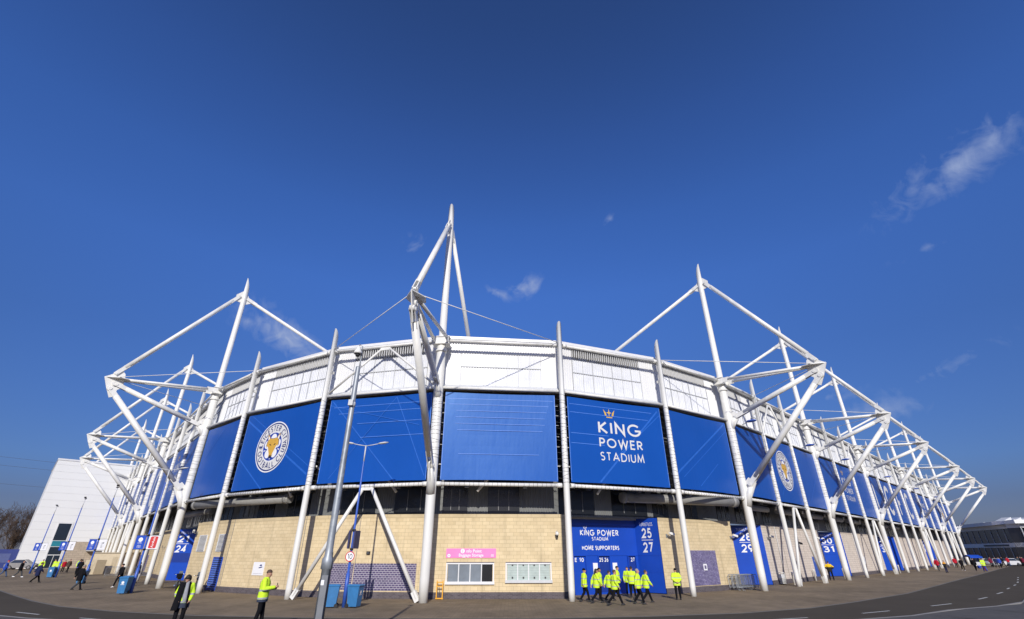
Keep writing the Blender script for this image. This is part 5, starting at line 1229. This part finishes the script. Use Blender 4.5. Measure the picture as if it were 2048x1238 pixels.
# ------------------------------------------------------------------ people
def cap(mb, p0, p1, r0, r1, n=12, sx=1.0):
    """closed tapered capsule"""
    p0 = Vector(p0); p1 = Vector(p1); d = (p1 - p0).normalized(); a = d.orthogonal().normalized(); b = d.cross(a); rings = []
    for p, r, s in ((p0, r0, -1), (p1, r1, 1)):
        seq = (80, 50, 20, 0) if s < 0 else (0, 20, 50, 80)
        for t in seq:
            c = math.cos(R(t)); o = math.sin(R(t)) * s; rings.append([p + d * r * o + (a * math.cos(2 * PI * i / n) + b * math.sin(2 * PI * i / n)) * r * c for i in range(n)])
    mb.ring_mesh(rings)
def loft(mb, rows, n=20):
    """rows: (centre, rx, ry) ellipses, closed"""
    mb.ring_mesh([[Vector(c) + Vector((math.cos(2 * PI * i / n) * rx, math.sin(2 * PI * i / n) * ry, 0)) for i in range(n)] for c, rx, ry in rows])
def remesh(mb, voxel, smooth=4, name='m'):
    me = bpy.data.meshes.new('tmp'); me.from_pydata(mb.v, [], mb.f); o = bpy.data.objects.new('tmp', me); COL.objects.link(o)
    m = o.modifiers.new('r', 'REMESH'); m.mode = 'VOXEL'; m.voxel_size = voxel; m.use_smooth_shade = True
    if smooth: s = o.modifiers.new('s', 'SMOOTH'); s.factor = .5; s.iterations = smooth
    out = bpy.data.meshes.new_from_object(o.evaluated_get(bpy.context.evaluated_depsgraph_get())); out.name = name
    bpy.data.objects.remove(o); bpy.data.meshes.remove(me)
    for p in out.polygons: p.use_smooth = True
    return out
# pose: joints in metres, figure faces +y, 1.76 m tall
def pose(kind):
    J = dict(pel=(0, 0, .95), ch=(0, .0, 1.33), nk=(0, 0, 1.50), hd=(0, .02, 1.64), turn=0.0, nod=0.0)
    J['L'] = [(-.10, 0, .93), (-.11, .01, .50), (-.12, -.01, .09)]; J['R'] = [(.10, 0, .93), (.11, .01, .50), (.12, -.01, .09)]
    J['la'] = [(-.20, 0, 1.43), (-.26, -.02, 1.15), (-.25, .06, .90)]; J['ra'] = [(.20, 0, 1.43), (.26, -.02, 1.15), (.25, .06, .90)]
    if kind == 'walk':
        J['L'] = [(-.09, .0, .92), (-.10, .20, .53), (-.10, .36, .12)]; J['R'] = [(.09, 0, .92), (.10, -.06, .50), (.10, -.38, .17)]
        J['la'] = [(-.20, 0, 1.43), (-.25, -.14, 1.17), (-.24, -.20, .93)]; J['ra'] = [(.20, 0, 1.43), (.25, .08, 1.16), (.22, .26, .98)]; J['ch'] = (0, .03, 1.33); J['nk'] = (0, .04, 1.50); J['hd'] = (0, .07, 1.64)
    elif kind == 'walk2':
        J['R'] = [(.09, .0, .92), (.10, .16, .52), (.10, .24, .11)]; J['L'] = [(-.09, 0, .92), (-.10, .02, .50), (-.10, -.24, .14)]
        J['ra'] = [(.20, 0, 1.43), (.25, -.10, 1.17), (.24, -.12, .92)]; J['la'] = [(-.20, 0, 1.43), (-.25, .06, 1.16), (-.23, .18, .95)]; J['ch'] = (0, .02, 1.33); J['nk'] = (0, .03, 1.50); J['hd'] = (0, .05, 1.64)
    elif kind == 'stride':
        J['L'] = [(-.09, .0, .90), (-.10, .26, .56), (-.10, .46, .11)]; J['R'] = [(.09, 0, .90), (.10, -.12, .50), (.10, -.48, .16)]
        J['la'] = [(-.20, 0, 1.42), (-.26, -.06, 1.15), (-.24, .04, .90)]; J['ra'] = [(.20, 0, 1.42), (.26, .0, 1.15), (.24, .16, .92)]; J['ch'] = (0, .04, 1.32); J['nk'] = (0, .06, 1.49); J['hd'] = (0, .09, 1.63)
    elif kind == 'phone':
        J['ra'] = [(.20, .0, 1.43), (.25, .04, 1.15), (.12, .34, 1.20)]; J['la'] = [(-.20, 0, 1.43), (-.26, .03, 1.15), (-.10, .30, 1.16)]; J['nod'] = .38; J['L'] = [(-.10, 0, .93), (-.11, .05, .50), (-.12, .10, .09)]; J['R'] = [(.10, 0, .93), (.11, .0, .50), (.12, -.10, .10)]
    elif kind == 'pockets':
        J['ra'] = [(.20, 0, 1.43), (.31, -.05, 1.16), (.21, .12, 1.00)]; J['la'] = [(-.20, 0, 1.43), (-.31, -.05, 1.16), (-.21, .12, 1.00)]; J['nod'] = .15
    elif kind == 'down':
        J['ra'] = [(.19, 0, 1.40), (.27, -.05, 1.12), (.20, .12, .95)]; J['la'] = [(-.19, 0, 1.40), (-.25, .0, 1.13), (-.20, .14, .93)]; J['nod'] = .65; J['turn'] = -.35; J['L'] = [(-.09, 0, .93), (-.10, .05, .50), (-.09, .02, .09)]; J['R'] = [(.09, 0, .93), (.12, .10, .50), (.12, .16, .10)]; J['nk'] = (0, .02, 1.47); J['hd'] = (0, .07, 1.60)
    elif kind == 'hips':
        J['ra'] = [(.20, 0, 1.43), (.40, -.02, 1.20), (.20, .02, 1.04)]; J['la'] = [(-.20, 0, 1.43), (-.40, -.02, 1.20), (-.20, .02, 1.04)]; J['L'] = [(-.11, 0, .93), (-.14, .01, .50), (-.17, -.01, .09)]; J['R'] = [(.11, 0, .93), (.14, .01, .50), (.17, -.01, .09)]
    elif kind == 'behind':
        J['ra'] = [(.20, 0, 1.43), (.27, -.10, 1.17), (.08, -.20, 1.00)]; J['la'] = [(-.20, 0, 1.43), (-.27, -.10, 1.17), (-.08, -.20, 1.02)]
    return J
CACHE = {}
def head_xf(J):
    return Matrix.Translation(Vector(J['nk']) + Vector((0, .01, .03))) @ Matrix.Rotation(J['turn'], 4, 'Z') @ Matrix.Rotation(-J['nod'], 4, 'X') @ Matrix.Translation(-Vector((0, .0, 1.53)))
def hand(mb, wr, dirv, side, curl=.5):
    d = Vector(dirv).normalized(); x = Vector((side, 0, 0)); x = (x - d * x.dot(d)).normalized(); up = d.cross(x)
    cap(mb, wr, wr + d * .055, .026, .030, 10); cap(mb, wr + d * .04 - x * .02, wr + d * .07 + x * .02, .022, .022, 8)
    for k, (o, L) in enumerate(((-.030, .060), (-.010, .072), (.010, .068), (.029, .054))):
        p = wr + d * .085 + up * o; q = p + d * L * .5 - x * L * .15; r = q + d * L * .40 - x * L * (.2 + curl * .5); cap(mb, p, q, .0095, .009, 8); cap(mb, q, r, .009, .0075, 8)
    p = wr + d * .03 - up * .03; q = p + d * .035 - up * .028 - x * .01; cap(mb, p, q, .012, .010, 8); cap(mb, q, q + d * .028 - x * .012, .010, .008, 8)
def body_mesh(kind, vox):
    k = ('body', kind, vox)
    if k in CACHE: return CACHE[k]
    J = pose(kind); b = MB(); hb = MB()
    # head in its own rest frame, then turned on the neck
    loft(hb, [((0, .015, 1.53), .045, .05), ((0, .03, 1.545), .062, .072), ((0, .022, 1.58), .070, .085), ((0, .012, 1.62), .076, .094), ((0, .004, 1.66), .079, .098), ((0, -.002, 1.70), .074, .092), ((0, -.004, 1.735), .052, .066), ((0, -.004, 1.752), .02, .025)])
    cap(hb, (0, .104, 1.655), (0, .122, 1.615), .011, .016, 8); cap(hb, (-.02, .098, 1.575), (.02, .098, 1.575), .010, .010, 8); cap(hb, (-.035, .088, 1.668), (.035, .088, 1.668), .012, .012, 8); cap(hb, (0, .085, 1.548), (0, .09, 1.545), .022, .02, 8)
    for s in (-1, 1): cap(hb, (s * .078, .0, 1.655), (s * .080, .004, 1.62), .016, .012, 8)
    xf = head_xf(J); off = len(b.v); b.v += [tuple(xf @ Vector(v)) for v in hb.v]; b.f += [tuple(i + off for i in f) for f in hb.f]; b.mi += hb.mi; b.sm += hb.sm; b.uv += hb.uv
    ch, nk, pel = Vector(J['ch']), Vector(J['nk']), Vector(J['pel'])
    cap(b, nk - UZ * .06, xf @ Vector((0, .0, 1.60)), .056, .052)
    loft(b, [(pel + Vector((0, 0, -.12)), .10, .08), (pel + Vector((0, 0, -.04)), .155, .105), (pel + Vector((0, 0, .06)), .15, .10), (pel.lerp(ch, .45), .13, .09), (ch, .16, .105), (ch.lerp(nk, .5), .165, .09), (nk - UZ * .03, .07, .06)])
    for s, arm in ((-1, J['la']), (1, J['ra'])):
        a = [Vector(p) for p in arm]; cap(b, a[0], a[1], .052, .040); cap(b, a[1], a[2], .040, .027); hand(b, a[2] + (a[2] - a[1]).normalized() * .02, a[2] - a[1], s)
    for leg in (J['L'], J['R']):
        l = [Vector(p) for p in leg]; cap(b, l[0], l[1], .085, .056); cap(b, l[1], l[2], .055, .036); cap(b, l[2] + Vector((0, -.02, -.045)), l[2] + Vector((0, .15, -.058)), .034, .028)
    CACHE[k] = remesh(b, vox, 2, 'person_body'); return CACHE[k]
def jacket_mesh(kind, hem, vox, hood=False, open_=False):
    k = ('jk', kind, hem, vox, hood, open_)
    if k in CACHE: return CACHE[k]
    J = pose(kind); b = MB(); ch, nk, pel = Vector(J['ch']), Vector(J['nk']), Vector(J['pel']); base = Vector((pel.x, pel.y, hem))
    loft(b, [(base, .232, .178), (base.lerp(pel, .5), .238, .186), (pel + UZ * .10, .228, .172), (pel.lerp(ch, .55), .222, .168), (ch, .232, .172), (ch.lerp(nk, .55), .212, .140), (nk - UZ * .035, .130, .106), (nk + UZ * .02, .084, .086)], 28)
    for arm in (J['la'], J['ra']):
        a = [Vector(p) for p in arm]; cap(b, a[0] - Vector((math.copysign(.02, a[0].x), 0, .01)), a[1], .090, .080); cap(b, a[1], a[2] - (a[2] - a[1]).normalized() * .00, .080, .060)
    if hood: cap(b, nk + Vector((-.05, -.07, .0)), nk + Vector((.05, -.07, .0)), .06, .06)
    CACHE[k] = remesh(b, vox, 2, 'jacket'); return CACHE[k]
def trousers_mesh(kind, vox):
    k = ('tr', kind, vox)
    if k in CACHE: return CACHE[k]
    J = pose(kind); b = MB(); pel = Vector(J['pel'])
    loft(b, [(pel + UZ * -.12, .13, .11), (pel + UZ * -.05, .178, .128), (pel + UZ * .08, .168, .118), (pel + UZ * .12, .15, .105)], 20)
    for leg in (J['L'], J['R']):
        l = [Vector(p) for p in leg]; cap(b, l[0], l[1], .102, .076); cap(b, l[1], l[2] + (l[1] - l[2]) * .05, .076, .060)
    CACHE[k] = remesh(b, vox, 2, 'trousers'); return CACHE[k]
def shoes_mesh(kind, vox, which):
    k = ('sh', kind, vox, which)
    if k in CACHE: return CACHE[k]
    J = pose(kind); b = MB()
    for leg in (J[which],):
        l = Vector(leg[2]); z0 = l.z - .09
        loft(b, [(l + Vector((0, .045, -.088)), .046, .135), (l + Vector((0, .045, -.06)), .050, .140), (l + Vector((0, .035, -.03)), .042, .11), (l + Vector((0, 0, .0)), .04, .06), (l + Vector((0, -.0, .03)), .036, .045)], 16)
    CACHE[k] = remesh(b, vox, 1, 'shoe'); return CACHE[k]
def hair_mesh(kind, vox, style):
    k = ('hr', kind, vox, style)
    if k in CACHE: return CACHE[k]
    J = pose(kind); xf = head_xf(J); hb = MB()
    if style == 'hat': loft(hb, [((0, -.004, 1.655), .090, .108), ((0, -.006, 1.70), .088, .106), ((0, -.008, 1.745), .066, .080), ((0, -.008, 1.775), .025, .03)])
    else:
        loft(hb, [((0, -.028, 1.63 if style == 'short' else 1.56), .078, .072), ((0, -.022, 1.66), .085, .088), ((0, -.010, 1.70), .084, .100), ((0, -.006, 1.742), .064, .080), ((0, -.006, 1.772), .026, .034)])
        if style == 'long': cap(hb, (0, -.085, 1.60), (0, -.10, 1.44), .06, .04)
        if style == 'bun': loft(hb, [((0, -.045, 1.56), .08, .07), ((0, -.035, 1.64), .102, .10), ((0, -.020, 1.71), .102, .112), ((0, -.012, 1.77), .07, .08), ((0, -.01, 1.80), .03, .03)])
    hb.v = [tuple(xf @ Vector(v)) for v in hb.v]
    CACHE[k] = remesh(hb, vox, 1, 'hair'); return CACHE[k]
def person(x, y, az, kind, label, jk=HIVIS, tr=BLKCLOTH, hair=HAIRD, style='short', skin=SKIN, h=1.76, hem=.78, vox=.016, shoes=RUBBER, group=None, hood=False, z=0):
    t = thing('person', label, 'person', (x, y, z), R(-az), group); k = h / 1.76; t.scale = (k, k, k)
    def ch(name, me, mat):
        o = bpy.data.objects.new(name, me); COL.objects.link(o); o.parent = t
        if not me.materials: me.materials.append(mat)
        o.material_slots[0].link = 'OBJECT'; o.material_slots[0].material = mat; return o
    ch('body', body_mesh(kind, min(vox, .011)), skin); ch('jacket', jacket_mesh(kind, hem, vox, hood), jk); ch('trousers', trousers_mesh(kind, vox), tr)
    for w in ('L', 'R'): ch('shoe', shoes_mesh(kind, .012, w), shoes)
    ch('hair' if style != 'hat' else 'hat', hair_mesh(kind, .010, style), hair); return t
GS = 'stewards in hi-vis jackets by the turnstiles'
person(4.35, 32.9, 80, 'walk2', 'steward in hi-vis jacket facing right, leftmost of the turnstile group, dark hat', hair=BLKCLOTH, style='hat', group=GS)
person(4.95, 32.1, 75, 'walk', 'steward in hi-vis jacket walking right, second from the left of turnstile group', style='long', group=GS)
person(5.45, 33.9, 110, 'stand', 'steward with scarf half hidden behind second steward from the left', hair=BLKCLOTH, group=GS, skin=SKIN2)
person(5.95, 33.5, 70, 'walk', 'short dark haired steward half hidden behind the striding steward', h=1.62, group=GS)
person(5.75, 30.75, 78, 'stride', 'striding steward in hi-vis jacket, nearest of the turnstile group', hair=HAIRB, group=GS)
person(7.1, 36.6, 95, 'pockets', 'steward standing at the back in front of the right white notice', group=GS, h=1.80)
person(8.1, 38.0, 200, 'stand', 'steward with open collar facing the camera at the blue doors', h=1.72, group=GS)
person(7.85, 35.6, 20, 'walk2', 'steward seen from behind between the blue doors and splayed wall', h=1.80, group=GS)
person(7.25, 31.5, 100, 'walk2', 'fair haired steward in hi-vis jacket at the right of turnstile group', hair=HAIRG, h=1.78, group=GS)
person(7.95, 32.4, 75, 'walk', 'steward leaning forward as rightmost of the turnstile group', hair=HAIRB, h=1.68, group=GS)
person(10.4, 34.4, 5, 'behind', 'lone steward seen from behind, standing left of the front right column', hair=BLKCLOTH, style='hat', h=1.73)
person(32.4, 58.3, 350, 'stand', 'steward in hi-vis jacket behind the white brace beside a column', h=1.75)
person(33.6, 57.0, 20, 'hips', 'man in yellow and black jacket with hands on hips by turnstiles 30 to 31', jk=YELJ, h=1.78)
# the two near figures
pn = person(-12.25, 20.6, 150, 'down', 'woman in open hi-vis coat over grey hoodie looking down, nearest at left', jk=HIVIS2, style='bun', h=1.76, hem=.66, vox=.011, hood=True, z=.15)
b = MB(); loft(b, [((-.03, .09, .84), .10, .105), ((-.03, .10, 1.0), .11, .11), ((-.02, .10, 1.2), .10, .105), ((-.01, .10, 1.36), .085, .09), ((0, .09, 1.46), .09, .085), ((0, .06, 1.52), .10, .09)], 20); me = remesh(b, .011, 3, 'hoodie'); me.materials.append(GREYCLOTH); o = bpy.data.objects.new('hoodie', me); COL.objects.link(o); o.parent = pn
b = MB()
for s, w0 in ((1, 1.0), (-1, .35)):
    b.ring_mesh([[Vector((s * (.055 + o_), .12, z)), Vector((s * (.055 + o_), .215 + y, z)), Vector((s * (.055 + o_ + .10 * w0), .225 + y, z)), Vector((s * (.055 + o_ + .21 * w0), .14 + y, z)), Vector((s * (.055 + o_ + .15 * w0), .08, z))] for z, o_, y in ((.60, .07, .05), (.80, .05, .03), (1.0, .03, .01), (1.25, .01, .0), (1.40, .0, -.03), (1.50, -.01, -.06))], smooth=True)
me = remesh(b, .012, 3, 'lining'); me.materials.append(BLKCLOTH); o = bpy.data.objects.new('coat_lining', me); COL.objects.link(o); o.parent = pn
pm = person(-9.65, 21.35, 78, 'phone', 'man in hi-vis jacket with dark hem holding his hands up in front of notice', jk=HIVIS2, hair=HAIRB, h=1.88, hem=.74, vox=.011, z=.15)
b = MB(); xx = lambda u, v, l: (u, -.180 - .012 * (1 - abs(u) * 8) - l, v)
put2d(b, font2d('EVENT', .055, 0, 1.34) + font2d('SAFETY', .055, 0, 1.275) + font2d('STEWARD', .055, 0, 1.21), xx); b.build('back_print', NAVY, pm, world=False)
b = MB(); b.obox((.03, .43, 1.27), (.035, 0, 0), (0, .006, .004), (0, -.02, .06)); b.build('hand_held_phone', RUBBER, pm, world=False)
# left plaza
person(-33.7, 42.3, 20, 'walk', 'man in black coat and grey trousers walking away on the left paving', jk=BLKCLOTH, tr=DGREYCLOTH, hair=HAIRG, hem=.66)
person(-33.2, 45.9, 200, 'walk2', 'person in black jacket and cap, black trousers with white stripe, left of the bin', jk=BLKCLOTH, hair=BLKCLOTH, style='hat', shoes=LETTER)
b = MB(); b.tube((.195, .1, .5), (.2, .14, .12), .012, n=5); b.tube((.185, .03, .86), (.195, .1, .5), .012, n=5); b.build('trouser_stripe', LETTER, bpy.data.objects[-1] if False else [o for o in bpy.data.objects if o.get('label', '').startswith('person in black jacket and cap')][0], world=False)
person(-36.2, 52.2, 30, 'stand', 'dark clad person standing behind the red flag lamp post', jk=BLKCLOTH, h=1.8)
person(-45.8, 52.2, 30, 'walk', 'man in long dark coat walking in front of the hi-vis stewards', jk=NAVYCLOTH, hem=.62, hair=HAIRD)
GL_ = 'stewards before the white building'
person(-64.5, 73.6, 150, 'stand', 'steward in hi-vis jacket, left one before the white building door', group=GL_)
person(-63.2, 74.1, 200, 'stand', 'steward in hi-vis jacket, middle one before the white building door', group=GL_)
person(-62.0, 73.4, 120, 'walk2', 'steward in hi-vis jacket, right one before the white building door', group=GL_)
person(-59.9, 63.6, 60, 'walk', 'man in royal blue jacket and jeans walking, red cap, far left', jk=BLUECLOTH, tr=JEANS, hair=REDCLOTH, style='hat')
person(-57.7, 63.2, 70, 'walk', 'person in black jacket with white striped sleeves walking at left', jk=BLKCLOTH, tr=DGREYCLOTH, shoes=LETTER)
person(-61.6, 62.9, 40, 'walk2', 'person in navy coat walking beside the royal blue jacket', jk=NAVYCLOTH, hair=HAIRB)
person(-64.2, 63.2, 20, 'stand', 'person in blue top cut by the left edge of the picture', jk=BLUECLOTH, hair=HAIRG)
person(-65.6, 78.6, 120, 'stand', 'person in red top sitting height near the middle left lamp post', jk=REDCLOTH, h=1.6)
person(-64.0, 77.5, 100, 'walk2', 'person in brown coat beside the red top at left', jk=M('brown_cloth', (.08, .05, .035), .85, scale=9), h=1.72)
person(-61.5, 76.2, 160, 'stand', 'steward in hi-vis jacket standing with dark coated person, left of the tan kiosk', jk=HIVIS, h=1.78)
person(-60.4, 75.0, 330, 'stand', 'person in dark coat next to the steward left of tan kiosk', jk=BLKCLOTH, hem=.6)
person(-57.6, 71.4, 20, 'stand', 'person in blue jacket beside the tan kiosk lamp post', jk=BLUECLOTH, h=1.74)
person(-56.4, 70.2, 350, 'walk', 'person in black beside the tan kiosk cabinet', jk=BLKCLOTH)
# right forecourt
person(66.5, 83.9, 60, 'walk', 'person in red jacket walking beside the right-hand masts, nearest red one', jk=REDCLOTH, tr=DGREYCLOTH)
person(62.8, 77.9, 160, 'hips', 'person crouched low in orange and black jacket near the masts', jk=ORJ, tr=NAVYCLOTH, h=1.55)
person(84.0, 101.5, 200, 'stand', 'person in red jacket standing farther along between the masts', jk=REDCLOTH)
person(71.6, 85.4, 210, 'walk', 'person in dark jacket and white shoes walking towards the camera', jk=BLKCLOTH, shoes=LETTER, h=1.74)
person(72.9, 84.6, 200, 'walk2', 'person in black coat carrying a large blue bag', jk=BLKCLOTH, h=1.76)
t = thing('carrier_bag', 'large blue bag carried by the person in a black coat', 'bag', (73.35, 84.35, .35)); b = MB(); loft(b, [((0, 0, 0), .26, .10), ((0, 0, .12), .30, .13), ((0, 0, .36), .27, .10), ((0, 0, .42), .22, .04)], 16); b.build('bag_body', BLUECLOTH, t, world=False); b = MB(); b.path([(-.12, 0, .40), (-.08, 0, .58), (.08, 0, .58), (.12, 0, .40)], .012, 5); b.build('handle', BLUECLOTH, t, world=False)
person(73.0, 83.0, 20, 'walk2', 'man in olive jacket walking away beside the hi-vis steward', jk=OLIVE, tr=MAROON)
person(71.0, 80.8, 30, 'walk', 'steward in hi-vis jacket walking away at the right, blue trousers', jk=HIVIS, tr=BLUECLOTH, h=1.82)
person(93.5, 104.5, 200, 'stand', 'person in maroon coat in front of the pale garden wall', jk=MAROON)
person(90.2, 99.8, 200, 'walk', 'person in navy coat walking in front of the silver car', jk=NAVYCLOTH)
person(91.6, 100.6, 190, 'walk2', 'person in royal blue coat walking with navy coated person', jk=BLUECLOTH, tr=BLKCLOTH)
person(102.0, 110.0, 210, 'walk', 'person in red hooded top right of the teal car', jk=REDCLOTH, tr=JEANS)
person(103.2, 108.0, 220, 'walk2', 'person in black and maroon jacket right of the red hooded one', jk=MAROON, tr=BLKCLOTH)
person(104.3, 109.5, 190, 'stand', 'person in dark coat near the right edge with grey hair', jk=BLKCLOTH, hair=HAIRG)
person(104.8, 107.2, 200, 'walk', 'person in jeans and dark jacket near the right edge', jk=NAVYCLOTH, tr=JEANS)
person(106.0, 107.6, 30, 'stand', 'person in orange top near the right edge', jk=ORANGE, tr=JEANS)
person(103.5, 105.0, 10, 'stand', 'steward in hi-vis jacket at the far right edge', jk=HIVIS, h=1.82)
person(107.5, 113.5, 180, 'walk2', 'person in grey coat behind others at the right edge', jk=DGREYCLOTH)
person(99.0, 108.0, 190, 'walk', 'person in black coat before the teal car', jk=BLKCLOTH)
